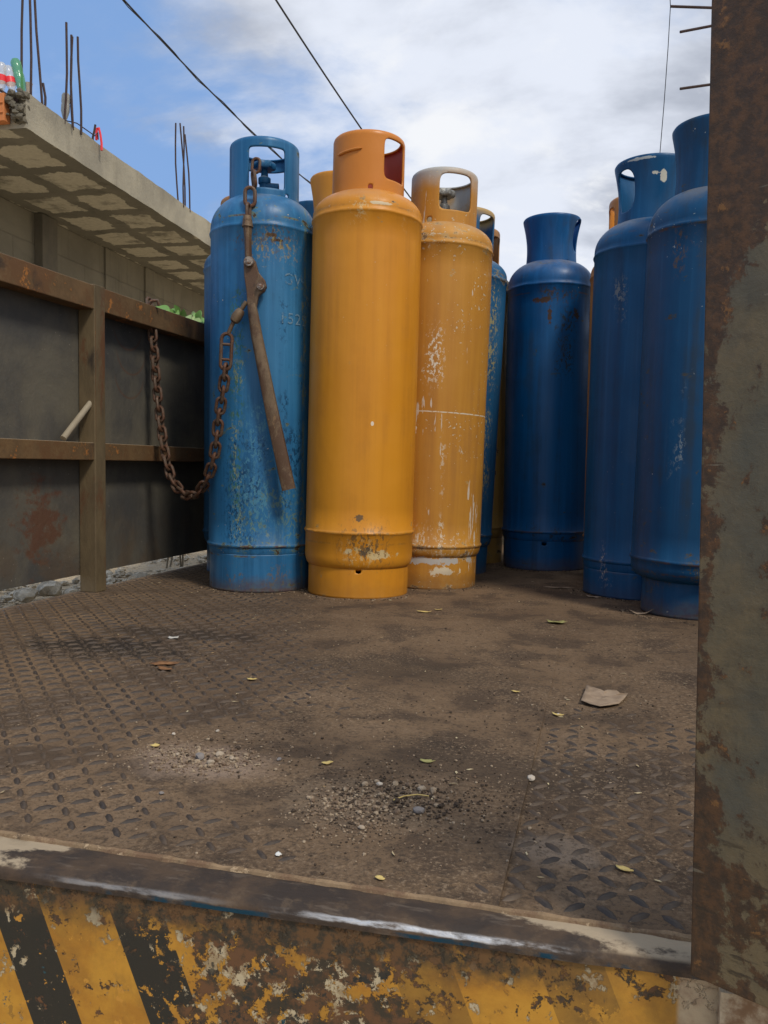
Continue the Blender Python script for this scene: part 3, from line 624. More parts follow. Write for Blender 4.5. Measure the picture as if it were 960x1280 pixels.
# gate leaf standing open at the right
def gate_mat():
    m, b = newmat('gate_paint'); co = b.obj(); x, y, z = b.sep(co)
    a = b.noise(b.mp(co, sc=(1, 1, 0.7)), 11, 9, 0.70, 0.3); h = b.noise(b.mp(co, sc=(0.28, 0.28, 1.6)), 24, 7, 0.68, 0.2); f = b.noise(co, 90, 5, 0.7); c = b.noise(b.mp(co, loc=(4, 2, 1)), 30, 8, 0.72, 0.2); w1 = b.noise(b.mp(co, loc=(1, 4, 1)), 5, 4, 0.6)
    col = b.mix(b.step(a, 0.36, 0.64), (0.165, 0.122, 0.062), (0.098, 0.086, 0.055))
    col = b.mix(b.mul(b.step(w1, 0.5, 0.62), 0.6), col, (0.078, 0.080, 0.064))
    col = b.mix(b.mul(b.step(c, 0.46, 0.64), 0.55), col, (0.080, 0.064, 0.040))
    up = b.step(b.add(z, b.mul(b.sub(a, 0.5), 0.12)), 0.52, 0.60)
    lo = b.step(b.add(z, b.mul(b.sub(c, 0.5), 0.12)), 0.20, 0.04)
    edge = b.step(x, 0.030, 0.0)
    e = b.add(b.add(b.mul(a, 0.45), b.mul(c, 0.55)), b.add(b.mul(up, 0.20), b.add(b.mul(edge, 0.10), b.mul(lo, 0.09))))
    col = b.mix(b.mul(b.step(e, 0.550, 0.585), 0.92), col, b.mix(b.step(f, 0.4, 0.62), (0.046, 0.027, 0.016), (0.10, 0.048, 0.020)))
    col = b.mix(b.mul(b.mul(b.step(h, 0.54, 0.60), b.add(b.mul(lo, 0.8), 0.2)), 0.85), col, (0.038, 0.028, 0.018))
    col = b.mix(b.mul(b.step(b.add(c, b.mul(b.sub(f, 0.5), 0.25)), 0.615, 0.66), 0.75), col, (0.22, 0.105, 0.032))
    sc = b.step(b.noise(b.mp(co, sc=(0.12, 0.12, 1.0), rot=(0, 0.12, 0)), 150, 3, 0.5), 0.70, 0.74); col = b.mix(b.mul(sc, 0.35), col, (0.27, 0.25, 0.18))
    b.out(col, b.step(a, 0.3, 0.7, 0.45, 0.7), 0, b.bump(b.add(b.mul(c, 1.5), f), 0.0012, 0.7), 0.35); return m
gp = onz(862, 1225, 0.0); gd = Vector((0.879, -0.477, 0)); ga = atan2(gd.y, gd.x)
GT = thing('gate_frame', '', '', gp); C.objects.unlink(GT); bpy.data.objects.remove(GT)
k = MB(); k.box(0, 0.80, 0.0, 0.004, 0.0, 0.965); k.box(0.001, 0.80, 0.0045, 0.035, 0.0, 0.04)
gate = k.build('gate', gate_mat(), smooth=0, bevel=0.0015)
gate.location = (gp.x, gp.y, 0.004+1.05); gate.rotation_euler = (0, radians(-0.80), ga); gate.parent = TR
k = MB(); k.box(0.0, 0.0045, 0.0045, 0.040, 0.0, 0.965); k.build('gate_edge', M_post, gate, smooth=0, bevel=0.001)
k = MB(); k.box(0.77, 0.80, 0.0045, 0.040, 0.041, 0.92); k.build('gate_edge', M_post, gate, smooth=0, bevel=0.001)

# ------------------------------------------------------------------ gas cylinders
RB_ = 0.17
def collar_mesh(profile, holes, nT=216, dz=0.0042):
    """profile [(z, r)...], holes [(theta_c deg, zc, half width deg, half height, power)]"""
    zs = []; 
    for (z0, r0), (z1, r1) in zip(profile[:-1], profile[1:]):
        ln = sqrt((z1-z0)**2+(r1-r0)**2); q = max(1, round(ln/dz))
        for i in range(q): zs.append((z0+(z1-z0)*i/q, r0+(r1-r0)*i/q))
    zs.append(profile[-1]); nz = len(zs)
    hs = [(radians(a), zc, radians(w_), h, p) for a, zc, w_, h, p in holes]
    flat = nz
    def e(th, z, hh):
        d = (th-hh[0]+pi) % (2*pi) - pi; u = d/hh[2]; v = (z-hh[1])/hh[3]; return (abs(u)**hh[4]+abs(v)**hh[4]), d, u, v
    TT = [[2*pi*i/nT, zs[j][0]] for j in range(nz) for i in range(nT)]
    rad = [zs[j][1] for j in range(nz) for i in range(nT)]
    keep = []; drop = []
    for j in range(nz-1):
        for i in range(nT):
            th = 2*pi*(i+0.5)/nT; zc = (zs[j][0]+zs[j+1][0])/2
            f = (j*nT+i, j*nT+(i+1) % nT, (j+1)*nT+(i+1) % nT, (j+1)*nT+i)
            hit = None
            for q, hh in enumerate(hs):
                if e(th, zc, hh)[0] < 1 and zs[j+1][0] > zs[j][0]: hit = q; break
            (keep if hit is None else drop).append((f, hit))
    dv = {}
    for f, q in drop:
        for v in f: dv[v] = q
    used = set(v for f, _ in keep for v in f)
    for v, q in dv.items():
        if v in used:
            hh = hs[q]; ee, d, u, w_ = e(TT[v][0], TT[v][1], hh)
            if ee > 1e-6:
                s_ = ee**(-1/hh[4]); s_ = max(0.8, min(1.25, s_))
                TT[v][0] = hh[0]+u*s_*hh[2]; TT[v][1] = hh[1]+w_*s_*hh[3]
    return TT, rad, [f for f, _ in keep]
def collar_obj(name, profile, holes, mats, parent, th=0.005, nT=216):
    TT, rad, fs = collar_mesh(profile, holes, nT)
    k = MB(); k.add([(r*sin(t), -r*cos(t), z) for (t, z), r in zip(TT, rad)], fs)
    o = k.build(name, mats, parent, smooth=45, recalc=False)
    md = o.modifiers.new('wall', 'SOLIDIFY'); md.thickness = th; md.offset = -1
    if len(mats) > 1: md.material_offset = 1
    bmm = bmesh.new(); bmm.from_mesh(o.data); loose = [v for v in bmm.verts if not v.link_faces]; bmesh.ops.delete(bmm, geom=loose, context='VERTS'); bmm.to_mesh(o.data); bmm.free()
    return o
def make_tank(label, base, lean, mat, zj=0.10, zw1=0.15, zw2=1.15, zc=1.24, zt=1.43, style='straight', holes=None, inner=None, tiltx=0.0, foothole=(0,), cmat=None, valve='brass', rc=0.111, R=RB_, k_=0.97, rin=0.012):
    q_ = lambda z: 0.4+(z-0.4)*k_
    zw2, zc, zt = q_(zw2), q_(zc), q_(zt); holes = [(a, q_(z), w, h, p) for a, z, w, h, p in (holes or [])]
    v = Vector((base[0], base[1], 0)); yaw = atan2(-v.x, v.y)       # local -Y looks back along the deck towards the open end
    o = thing('gas_cylinder', label, 'gas cylinder', v, (radians(tiltx), radians(lean), yaw), 'upright gas cylinders on the truck bed')
    seed = base[0]*7
    # body
    prof = [(0.02, zj-0.02), (0.10, zj-0.012), (R-rin-0.008, zj-0.004)]
    for a in range(1, 7):
        t = a/6*pi/2; prof.append((R-rin-0.004+(rin+0.004)*sin(t), zj+0.036*(1-cos(t))))
    prof += [(R, zw1-0.007), (R+0.0025, zw1-0.004), (R+0.0045, zw1), (R+0.0025, zw1+0.004), (R-0.0005, zw1+0.007)]
    for i in range(1, 14): prof.append((R-0.0008, zw1+0.007+(zw2-zw1-0.014)*i/14))
    prof += [(R-0.0005, zw2-0.007), (R+0.0022, zw2-0.004), (R+0.0035, zw2), (R+0.002, zw2+0.004), (R, zw2+0.007)]
    z0 = zw2+0.016; PW = 0.74; rb_ = rc if style == 'straight' else rc-0.011; hd = (zc - z0)/sin(math.acos((rb_/R)**(1/PW)))
    for i in range(0, 15):
        ang = i/14*pi/2*0.985; prof.append((R*cos(ang)**PW, z0+hd*sin(ang)))
    k = MB(); nseg = 112
    k.lathe(prof, nseg)
    vs2 = []
    for (x, y, z) in k.v:
        r_ = sqrt(x*x+y*y); d = 0.0009*fbm(x*5+seed, y*5, z*3) + (0.0011*fbm(x*60+seed, y*60, z*40) if min(abs(z-zw1), abs(z-zw2)) < 0.006 else 0)
        s_ = (r_+d)/r_ if r_ > 0.05 else 1; dzn = 0.0012*fbm(x*14+seed, y*14, 3) if min(abs(z-zw1), abs(z-zw2)) < 0.008 else 0
        vs2.append((x*s_, y*s_, z+dzn))
    k.v = vs2
    body = k.build('body', mat, o, smooth=55)
    # foot ring with a drain notch
    rf = R-rin
    fh = [(a, zj-0.004, 3.2, 0.009, 2.2) for a in foothole]
    collar_obj('foot_ring', [(0.0, rf+0.001), (0.006, rf), (zj+0.006, rf)], fh, [mat], o, 0.004, 144)
    # collar
    zb = zc-0.016
    if style == 'straight':
        pr = [(zb, rc), (zt-0.012, rc), (zt-0.005, rc-0.002), (zt-0.001, rc-0.006), (zt, rc-0.011), (zt-0.002, rc-0.016)]
    else:
        h = zt-zb; pr = []
        for i in range(0, 14):
            t = i/13; pr.append((zb+h*0.93*t, rc-0.012-0.006*sin(pi*t)+0.012*t**2.2))
        pr += [(zt-0.006, rc+0.001), (zt-0.001, rc-0.002), (zt, rc-0.008), (zt-0.003, rc-0.013)]
    hh = list(holes or [])
    cm = cmat or mat
    collar_obj('collar', pr, hh, [cm, inner or cm], o, 0.0055)
    if valve:
        vm = M_valve if valve == 'brass' else mat
        k = MB(); zt_ = zc+0.055
        k.lathe([(0.022, zc-0.02), (0.024, zc+0.03), (0.017, zc+0.038), (0.016, zc+0.062), (0.020, zc+0.066), (0.020, zc+0.082), (0.012, zc+0.088), (0.009, zc+0.115)], 20)
        k.tube([(0, 0, zc+0.055), (0.045, -0.01, zc+0.055)], [0.014, 0.011], 12)
        vo = k.build('valve', vm, o)
        k = MB(); rr = []; nn = 36
        for zz, q in ((zc+0.110, 0.9), (zc+0.114, 1.0), (zc+0.128, 1.0), (zc+0.132, 0.9)):
            rr.append([( (0.033+0.0035*cos(6*2*pi*i/nn))*q*cos(2*pi*i/nn), (0.033+0.0035*cos(6*2*pi*i/nn))*q*sin(2*pi*i/nn), zz) for i in range(nn)])
        vs = [p for r_ in rr for p in r_]; fs = [(j*nn+i, j*nn+(i+1) % nn, (j+1)*nn+(i+1) % nn, (j+1)*nn+i) for j in range(3) for i in range(nn)] + [tuple(range(nn))[::-1], tuple(3*nn+i for i in range(nn))]
        k.add(vs, fs); k.build('handwheel', mat if valve != 'brass' else M_valve, vo)
    return o, body
BLUE_L = ((0.030, 0.155, 0.310), (0.014, 0.105, 0.245)); BLUE_D = ((0.002, 0.088, 0.250), (0.0015, 0.062, 0.190))
ORG = ((0.63, 0.265, 0.020), (0.56, 0.220, 0.016)); YEL = ((0.50, 0.235, 0.034), (0.42, 0.180, 0.025))
BLUES = dict(rustcol=(0.040, 0.024, 0.018), grimecol=(0.02, 0.026, 0.026), halo=(0.05, 0.06, 0.045))
mB1 = tank_mat('faded_blue_paint', *BLUE_L, seed=1.0, weld=(0.144, 1.16), wear=0.22, rustamt=0.40, chips=0.3, halo=(0.13, 0.17, 0.10), rustcol=(0.055, 0.035, 0.022), grime=0.45, grimecol=(0.012, 0.055, 0.09), rough=0.42, seam=0.128, streakw=1.3,
    spots=((0.022, 1.098, 0.018, 0.006, (0.07, 0.035, 0.02), 1.2), (0.040, 1.083, 0.022, 0.004, (0.05, 0.03, 0.02), 1.2)), footrust=0.85,
    bands=((-0.080, 0.034, 0.20, 0.95, (0.045, 0.13, 0.10)), (-0.075, 0.030, 0.15, 0.8, (0.20, 0.24, 0.15)), (0.128, 0.018, 0.2, 1.0, (0.18, 0.20, 0.12)), (0.02, 0.012, 0.15, 0.36, (0.20, 0.24, 0.16)), (0.03, 0.14, 1.03, 1.115, (0.28, 0.21, 0.07)), (0.0, 0.14, 1.05, 1.13, (0.10, 0.06, 0.03)),
    (0.02, 0.15, 0.13, 0.34, (0.10, 0.18, 0.16)), (-0.05, 0.10, 0.12, 0.5, (0.006, 0.05, 0.12)), (0.09, 0.06, 0.25, 1.0, (0.006, 0.05, 0.12)), (-0.02, 0.10, 0.2, 0.6, (0.06, 0.20, 0.30)), (0.0, 0.17, 0.0, 0.07, (0.14, 0.10, 0.06))))
mOR = tank_mat('orange_paint', *ORG, seed=2.0, weld=(0.197, 1.165), wear=0.3, rustamt=0.0, chips=0.22, grime=0.22, grimecol=(0.34, 0.14, 0.02), rough=0.40, streakw=0.12, topfade=(1.26, 0.10, (0.54, 0.190, 0.026)), footrust=0.25, bands=((0.0, 0.08, 0.105, 0.17, (0.62, 0.45, 0.20)), (0.02, 0.12, 0.09, 0.22, (0.22, 0.12, 0.04)), (0.03, 0.15, 1.12, 1.17, (0.62, 0.46, 0.22))),
    spots=((0.03, 0.525, 0.005, 0.007, (0.75, 0.65, 0.50), 0.3), (0.0, 0.243, 0.018, 0.009, (0.15, 0.09, 0.04), 2.2), (0.022, 0.145, 0.022, 0.017, (0.11, 0.08, 0.05), 2.0), (-0.03, 0.145, 0.012, 0.008, (0.62, 0.48, 0.26), 1.2), (0.065, 0.135, 0.035, 0.012, (0.60, 0.45, 0.22), 2.6), (0.035, 1.166, 0.035, 0.005, (0.60, 0.48, 0.30), 0.9)))
mORin, b = newmat('red_primer'); fn = b.noise(b.obj(), 20, 6, 0.6); b.out(b.mix(fn, (0.30, 0.045, 0.018), (0.40, 0.07, 0.03)), 0.6, 0, b.bump(fn, 0.002, 0.4))
mYE = tank_mat('worn_yellow_paint', *YEL, seed=3.4, weld=(0.141, 1.13), wear=0.42, rustamt=0.22, chips=0.75, scratch=0.75, grime=0.22, grimecol=(0.25, 0.13, 0.05), rough=0.5, streakw=0.3, topfade=(1.375, 0.085, (0.42, 0.42, 0.39)), footrust=0.5, bands=((-0.01, 0.045, 0.66, 0.84, (0.66, 0.60, 0.48)), (0.03, 0.014, 0.10, 0.5, (0.60, 0.50, 0.36)), (-0.03, 0.10, 1.08, 1.14, (0.62, 0.55, 0.40)), (0.0, 0.15, 0.12, 0.19, (0.62, 0.52, 0.38))), line=0.576, rustcol=(0.20, 0.12, 0.06), halo=(0.44, 0.30, 0.13),
    spots=((-0.070, 0.52, 0.008, 0.05, (0.70, 0.66, 0.58), 2.2), (0.02, 0.095, 0.12, 0.012, (0.45, 0.42, 0.38), 2.0), (0.05, 0.06, 0.04, 0.012, (0.62, 0.52, 0.36), 2.2)))
mYEin, b = newmat('grey_primer'); fn = b.noise(b.obj(), 14, 6, 0.6); b.out(b.mix(b.step(fn, 0.4, 0.6), (0.36, 0.35, 0.32), (0.36, 0.24, 0.12)), 0.6, 0, b.bump(fn, 0.002, 0.4))
mBM = tank_mat('chipped_deep_blue_paint', *BLUE_D, seed=5.1, weld=(0.15, 1.08), wear=0.25, rustamt=0.36, chips=0.1, rough=0.42, grime=0.4, **BLUES,
    spots=((-0.035, 1.045, 0.030, 0.012, (0.055, 0.028, 0.018), 1.8), (0.0, 0.985, 0.008, 0.034, (0.055, 0.028, 0.018), 1.6), (0.098, 0.99, 0.010, 0.02, (0.04, 0.026, 0.018), 1.8)), footrust=0.6, bands=((0.06, 0.07, 0.76, 1.02, (0.022, 0.030, 0.030)), (0.0, 0.17, 1.03, 1.10, (0.05, 0.035, 0.02)), (0.0, 0.16, 0.10, 0.18, (0.02, 0.022, 0.02))))
mBR = tank_mat('smooth_deep_blue_paint', (0.002, 0.078, 0.195), (0.002, 0.054, 0.145), seed=6.3, weld=(0.11, 1.12), wear=0.3, rustamt=0.05, chips=0.12, rough=0.42, grime=0.3, chipcol=(0.30, 0.33, 0.33), rustcol=(0.05, 0.045, 0.04), grimecol=(0.02, 0.026, 0.03), halo=(0.06, 0.08, 0.09),
    spots=((0.010, 1.300, 0.010, 0.005, (0.62, 0.60, 0.50), 1.6), (0.032, 1.290, 0.010, 0.018, (0.60, 0.58, 0.48), 0.6), (-0.03, 1.345, 0.05, 0.004, (0.45, 0.48, 0.46), 1.4)), footrust=0.3,
    bands=((-0.09, 0.03, 0.05, 0.15, (0.36, 0.34, 0.30)), (-0.08, 0.03, 0.85, 1.0, (0.14, 0.17, 0.19))))
mRR = tank_mat('scuffed_dark_blue_paint', (0.003, 0.070, 0.165), (0.003, 0.050, 0.125), seed=8.9, weld=(0.15, 1.04), wear=0.15, rustamt=0.42, chips=0.34, rough=0.45, grime=0.5, chipcol=(0.40, 0.42, 0.38), rustcol=(0.085, 0.045, 0.02), grimecol=(0.035, 0.04, 0.035), halo=(0.06, 0.06, 0.045), footrust=0.7,
    bands=((-0.06, 0.05, 0.90, 1.03, (0.14, 0.08, 0.03)), (-0.06, 0.030, 0.40, 0.60, (0.22, 0.26, 0.27)), (-0.04, 0.13, 0.07, 0.155, (0.085, 0.07, 0.045))))
mB8 = tank_mat('scratched_blue_paint', (0.016, 0.105, 0.225), (0.012, 0.075, 0.175), seed=9.7, weld=(0.15, 1.12), wear=0.4, rustamt=0.35, chips=0.25, rough=0.45, topfade=(1.355, 0.05, (0.42, 0.27, 0.09)), footrust=0.6, bands=((0.11, 0.05, 0.3, 1.1, (0.30, 0.26, 0.12)),), halo=(0.25, 0.22, 0.12), chipcol=(0.45, 0.40, 0.28))
mB2 = tank_mat('muted_blue_paint', (0.022, 0.10, 0.205), (0.016, 0.075, 0.16), seed=12.7, rustamt=0.2, chips=0.1, rough=0.45)  # muted blue of the cylinder behind the faded one
mO4 = tank_mat('bright_orange_paint', (0.60, 0.26, 0.03), (0.54, 0.21, 0.025), seed=13.0, rustamt=-0.2, chips=0.0, grime=0.15, grimecol=(0.3, 0.12, 0.03), streakw=0.2, topfade=(1.60, 0.10, (0.52, 0.30, 0.03)))
mO11 = tank_mat('plain_orange_paint', (0.62, 0.25, 0.035), (0.50, 0.20, 0.05), seed=14.0, rustamt=0.1, chips=0.1, grime=0.2, grimecol=(0.22, 0.12, 0.07), streakw=0.2)
mO9 = tank_mat('rusty_yellow_paint', (0.40, 0.23, 0.06), (0.30, 0.17, 0.05), seed=15.0, rustamt=0.6, chips=0.3, grime=0.5, streakw=0.2)
mBrown = tank_mat('brown_orange_collar_paint', (0.34, 0.16, 0.05), (0.26, 0.12, 0.04), seed=16.0, rustamt=0.5, grime=0.4)

B1, B1b = make_tank('faded light blue cylinder nearest the left wall, lever binder and chain hanging on it', (-1.137, 2.496), 0.2, mB1, 0.112, 0.144, 1.155, 1.268, 1.452, holes=[(4, 1.352, 31, 0.062, 14), (172, 1.345, 40, 0.062, 14), (40, 1.268, 4, 0.010, 2.2)], valve='own', foothole=(), k_=0.965, rin=0.004)
OR, ORb = make_tank('clean orange cylinder in front, tallest of the orange ones, red inside its collar', (-0.797, 2.488), 0.8, mOR, 0.088, 0.197, 1.165, 1.245, 1.425, holes=[(49, 1.342, 25, 0.060, 7), (3, 1.250, 4, 0.009, 2.2)], inner=mORin, foothole=(0,), valve=None, k_=0.975)
YE, YEb = make_tank('scratched yellow cylinder with a grey topped collar right of the clean orange one', (-0.626, 2.756), 1.3, mYE, 0.104, 0.141, 1.13, 1.212, 1.392, holes=[(22, 1.310, 31, 0.058, 6), (-25, 1.218, 5, 0.011, 2.2)], inner=mYEin, foothole=(-32,), k_=0.976)
B2, _ = make_tank('blue cylinder mostly hidden behind the faded blue one, brown collar top', (-1.352, 2.862), 0.0, mB2, 0.105, 0.15, 1.13, 1.21, 1.40, cmat=mBrown, holes=[(120, 1.31, 30, 0.055, 6)])
T4, _ = make_tank('orange cylinder behind, only its flared yellowish collar showing left of the clean orange one', (-1.090, 3.100), 0.0, mO4, 0.10, 0.15, 1.20, 1.30, 1.545, style='flared', holes=[(140, 1.42, 26, 0.06, 3)])
T5, _ = make_tank('dark blue cylinder far behind, only a sliver of collar between blue and orange cylinders', (-1.32, 3.37), 1.2, mBR, 0.10, 0.15, 1.20, 1.29, 1.535, style='flared', holes=[(140, 1.42, 26, 0.06, 3)])
T8, _ = make_tank('leaning blue cylinder with a yellowish collar behind the scratched yellow one', (-0.646, 3.120), 2.3, mB8, 0.105, 0.15, 1.12, 1.20, 1.385, holes=[(52, 1.30, 24, 0.060, 5), (-30, 1.30, 26, 0.060, 5)], foothole=(20,))
T9, _ = make_tank('rusty yellow cylinder behind the leaning blue one, brownish collar', (-0.640, 3.505), 0.5, mO9, 0.105, 0.15, 1.15, 1.23, 1.42, cmat=mBrown, holes=[(70, 1.33, 26, 0.055, 5)])
BM, _ = make_tank('deep blue cylinder standing alone in the middle, flared collar and brown chips under its shoulder', (-0.294, 3.408), 0.0, mBM, 0.11, 0.15, 1.13, 1.237, 1.42, style='flared', holes=[(74, 1.345, 19, 0.062, 2.6), (-62, 1.228, 5, 0.009, 2.4), (38, 1.228, 5, 0.009, 2.4)], rc=0.113, valve=None, rin=0.006)
BR, _ = make_tank('smooth dark blue cylinder with white paint flaked from its collar, second from right', (0.055, 2.785), 0.6, mBR, 0.075, 0.112, 1.10, 1.20, 1.395, style='flared', holes=[(-52, 1.298, 22, 0.062, 3.0), (130, 1.30, 25, 0.06, 3)], rc=0.116, valve=None, foothole=(10,), k_=0.962, rin=0.004)
T11, _ = make_tank('orange cylinder peeking out left of the smooth dark blue one', (0.040, 3.190), 0.0, mO11, 0.10, 0.15, 1.12, 1.20, 1.405, holes=[(-75, 1.31, 22, 0.060, 5), (105, 1.31, 30, 0.055, 5)])
RR, _ = make_tank('scuffed dark blue cylinder at far right, partly hidden by the rusty gate', (0.200, 2.462), 1.2, mRR, 0.095, 0.152, 1.078, 1.19, 1.385, style='flared', holes=[(150, 1.30, 24, 0.06, 3)], rc=0.118, foothole=(20,), valve=None, k_=0.945, rin=0.034)
# orange collar has a pressed slot lip
k = MB(); pts = []
for i in range(9):
    a = radians(-56+i*5.6); pts.append((0.1135*sin(a), -0.1135*cos(a), (1.357-0.4)*0.975+0.4+0.001*i))
k.tube(pts, [0.0015]+[0.0042]*7+[0.0015], 8); k.build('pressed_lip', mOR, OR)

# stencilled characters on the faded blue cylinder
M_sten, b = newmat('stencil_paint'); fn = b.noise(b.obj(), 130, 5, 0.7); f2 = b.noise(b.obj(), 22, 4, 0.6)
b.out(b.mix(b.step(fn, 0.3, 0.6), (0.09, 0.22, 0.34), (0.19, 0.29, 0.37)), 0.6, 0, None, 0.3, alpha=b.mul(b.mul(b.step(f2, 0.40, 0.54), b.step(fn, 0.36, 0.5)), 0.75))
def stencil(txt, a0, z, size, parent):
    cu = bpy.data.curves.new('stencil', 'FONT'); cu.body = txt; cu.size = size; cu.resolution_u = 3; cu.space_character = 1.15
    to = bpy.data.objects.new('tmp', cu); C.objects.link(to); bpy.context.view_layer.update()
    dg = bpy.context.evaluated_depsgraph_get(); me = bpy.data.meshes.new_from_object(to.evaluated_get(dg))
    bpy.data.objects.remove(to); bm = bmesh.new(); bm.from_mesh(me)
    bmesh.ops.triangulate(bm, faces=bm.faces[:]); bmesh.ops.subdivide_edges(bm, edges=bm.edges[:], cuts=1)
    for v in bm.verts:
        a = radians(a0) + v.co.x/RB_; r = RB_+0.0016; zz = z+v.co.y; v.co = Vector((r*sin(a), -r*cos(a), zz))
    bm.to_mesh(me); bm.free(); me.materials.clear(); me.materials.append(M_sten)
    o = bpy.data.objects.new('stencilled_writing', me); C.objects.link(o); o.parent = parent
stencil('GW0', 20, 0.955, 0.048, B1); stencil('1522', 16, 0.835, 0.048, B1); stencil('R', 50, 0.90, 0.04, B1); stencil('1', 45, 0.74, 0.04, B1)

# ------------------------------------------------------------------ chain binder and chain
DP = 2.512        # depth of the binder in front of the faded blue cylinder
nrm = Vector((-Fv.x, -Fv.y, 0)).normalized()
def link_mesh():
    k = MB(); L, w_, r = 0.0195, 0.0115, 0.0047; pts = []
    for i in range(9): a = pi*i/8; pts.append((w_*cos(a), 0, L*0.55+w_*sin(a)))
    for i in range(9): a = pi+pi*i/8; pts.append((w_*cos(a), 0, -L*0.55+w_*sin(a)))
    k.tube(pts, r, 8, closed=True); return k
proto = link_mesh()
def place_link(pos, tangent, twist, parent, sc=1.0, name='link', mesh=[None]):
    if mesh[0] is None:
        o0 = proto.build(name, M_chain); mesh[0] = o0.data; bpy.data.objects.remove(o0)
    o = bpy.data.objects.new(name, mesh[0]); C.objects.link(o); o.parent = parent
    q = tangent.to_track_quat('Z', 'Y').to_matrix().to_4x4(); M_ = Matrix.Translation(pos) @ q @ Matrix.Rotation(twist, 4, 'Z') @ Matrix.Scale(sc, 4)
    o.matrix_basis = parent.matrix_basis.inverted() @ M_ if parent else M_
    return o
origin = ath(313, 300, DP)
bd = thing('load_binder', 'rusty lever chain binder hooked in the collar of the faded blue cylinder', 'chain binder', origin)
def bpart(k, name, mat, parent=None, **kw):
    o = k.build(name, mat, **kw); o.parent = parent or bd; o.matrix_parent_inverse = Matrix.Translation(-origin); return o
def P(x, y, d=DP): return ath(x, y, d)
k = MB(); 
if True:
    # yoke shank: octagonal bar
    k.tube([P(309.5, 275), P(309.5, 283), P(310, 300), P(310.5, 318), P(311, 326)], [0.0185, 0.0175, 0.0135, 0.0135, 0.013], 8, sq=0.75)
    k.tube([P(309.3, 270), P(309.5, 284)], [0.014, 0.0205], 12, sq=0.8)
yoke = bpart(k, 'yoke', M_binder, smooth=35)
k = MB()
out = [(304, 326), (307, 319), (314, 319), (319, 326), (323, 340), (331, 350), (333, 358), (330, 364), (323, 369), (320, 385), (309, 386), (308, 365), (305, 345)]
k.prism([P(x, y, DP-0.004) for x, y in out], -nrm, 0.020)
out2 = [(309, 336), (313, 336), (322, 352), (320, 356), (312, 352)]
lever_head = bpart(k, 'lever_head', M_binder, smooth=0, bevel=0.003)
for (x, y, r) in ((311, 327, 0.0150), (326, 358, 0.0120)):
    q = nrm.to_track_quat('Z', 'Y').to_matrix().to_4x4()
    k = MB(); k.lathe([(r, -0.004), (r, 0.0035), (r*0.88, 0.006), (r*0.55, 0.006), (r*0.5, 0.009), (r*0.32, 0.0095)], 24, M=Matrix.Translation(P(x, y, DP-0.012)) @ q); bpart(k, 'pivot_bolt', M_bolt)
# handle: folded channel widening to the grip
cl = [(314.5, 380, 5.5), (317, 395, 6.6), (321, 420, 7.2), (327, 450, 7.6), (334, 485, 8.0), (342, 525, 8.4), (350, 562, 8.6), (356, 590, 8.8), (361, 612, 8.8)]
vs = []; n_ = 10
for i, (x, y, hw) in enumerate(cl):
    a = cl[max(0, i-1)]; c = cl[min(len(cl)-1, i+1)]; tx, ty = c[0]-a[0], c[1]-a[1]; l = sqrt(tx*tx+ty*ty); nxp, nyp = -ty/l, tx/l
    for q in range(n_):
        t = 2*pi*q/n_; cx_ = abs(cos(t))**0.6*(1 if cos(t) > 0 else -1); cz_ = abs(sin(t))**0.7*(1 if sin(t) > 0 else -1)
        vs.append(P(x+nxp*hw*cx_, y+nyp*hw*cx_, DP-0.006) + nrm*0.012*cz_)
k = MB(); k.add(vs, [(i*n_+q, i*n_+(q+1) % n_, (i+1)*n_+(q+1) % n_, (i+1)*n_+q) for i in range(len(cl)-1) for q in range(n_)] + [tuple(range(n_))[::-1], tuple((len(cl)-1)*n_+q for q in range(n_))])
bpart(k, 'lever_handle', M_binder, smooth=50)
# upper links up into the collar
for i, (x, y, d, tw, sc, tx, ty) in enumerate(((320.0, 207, 2.590, 1.25, 1.0, 0.10, 1), (317.5, 224, 2.578, 1.1, 1.15, -0.12, 1), (312.5, 246, 2.545, 0.15, 1.28, 0, 1), (310.5, 265, 2.520, 1.4, 1.1, 0, 1))):
    tg = (Rv*tx + Uv*ty).normalized(); q = place_link(ath(x, y, d), tg, -YAW+tw, bd, sc); q.name = 'upper_link'
# swivel knob and shackle
k = MB(); ax = [P(307, 380), P(301, 388), P(296, 395)]
k.tube([P(308, 377), P(303, 385), P(300, 388)], 0.0065, 10); k.tube([P(302, 387), P(300, 390), P(296, 396), P(292.5, 401.5), P(291.5, 403)], [0.010, 0.0145, 0.0165, 0.0135, 0.008], 16)
k.tube([P(292, 402), P(288, 411), P(285.5, 417)], 0.0065, 10); bpart(k, 'swivel', M_binder, smooth=40)
k = MB(); pts = []
for i in range(10): a = pi*i/9; pts.append(P(283.5+6.6*cos(a), 424-7*sin(a)))
for i in range(10): a = pi*i/9; pts.append(P(282-6.4*cos(a), 455+7*sin(a)))
k.tube(pts, 0.0055, 8, closed=True); k.tube([P(276.5, 430), P(290, 431)], 0.0045, 8); k.tube([P(276, 449), P(289, 450)], 0.0045, 8); bpart(k, 'long_link', M_chain)

# hanging chain: from long link down and up to the side wall
A0 = P(282, 459); B0 = Vector((-1.538+0.004, 2.505, 0.945))
path_px = [(282, 460), (281, 472), (277, 500), (273, 525), (271, 550), (266, 580), (257, 604), (246, 617), (235, 621), (223, 612), (214, 597), (208, 575), (203, 545), (198, 505), (195, 470), (193, 440), (190.5, 415), (188.5, 396), (187, 381)]
hn = (B0-A0); pn = Vector((hn.y, -hn.x, 0)).normalized()     # vertical plane through the two ends
def onplane(px, py): d = ray(px, py); t = (A0-CAM).dot(pn)/d.dot(pn); return CAM+d*t
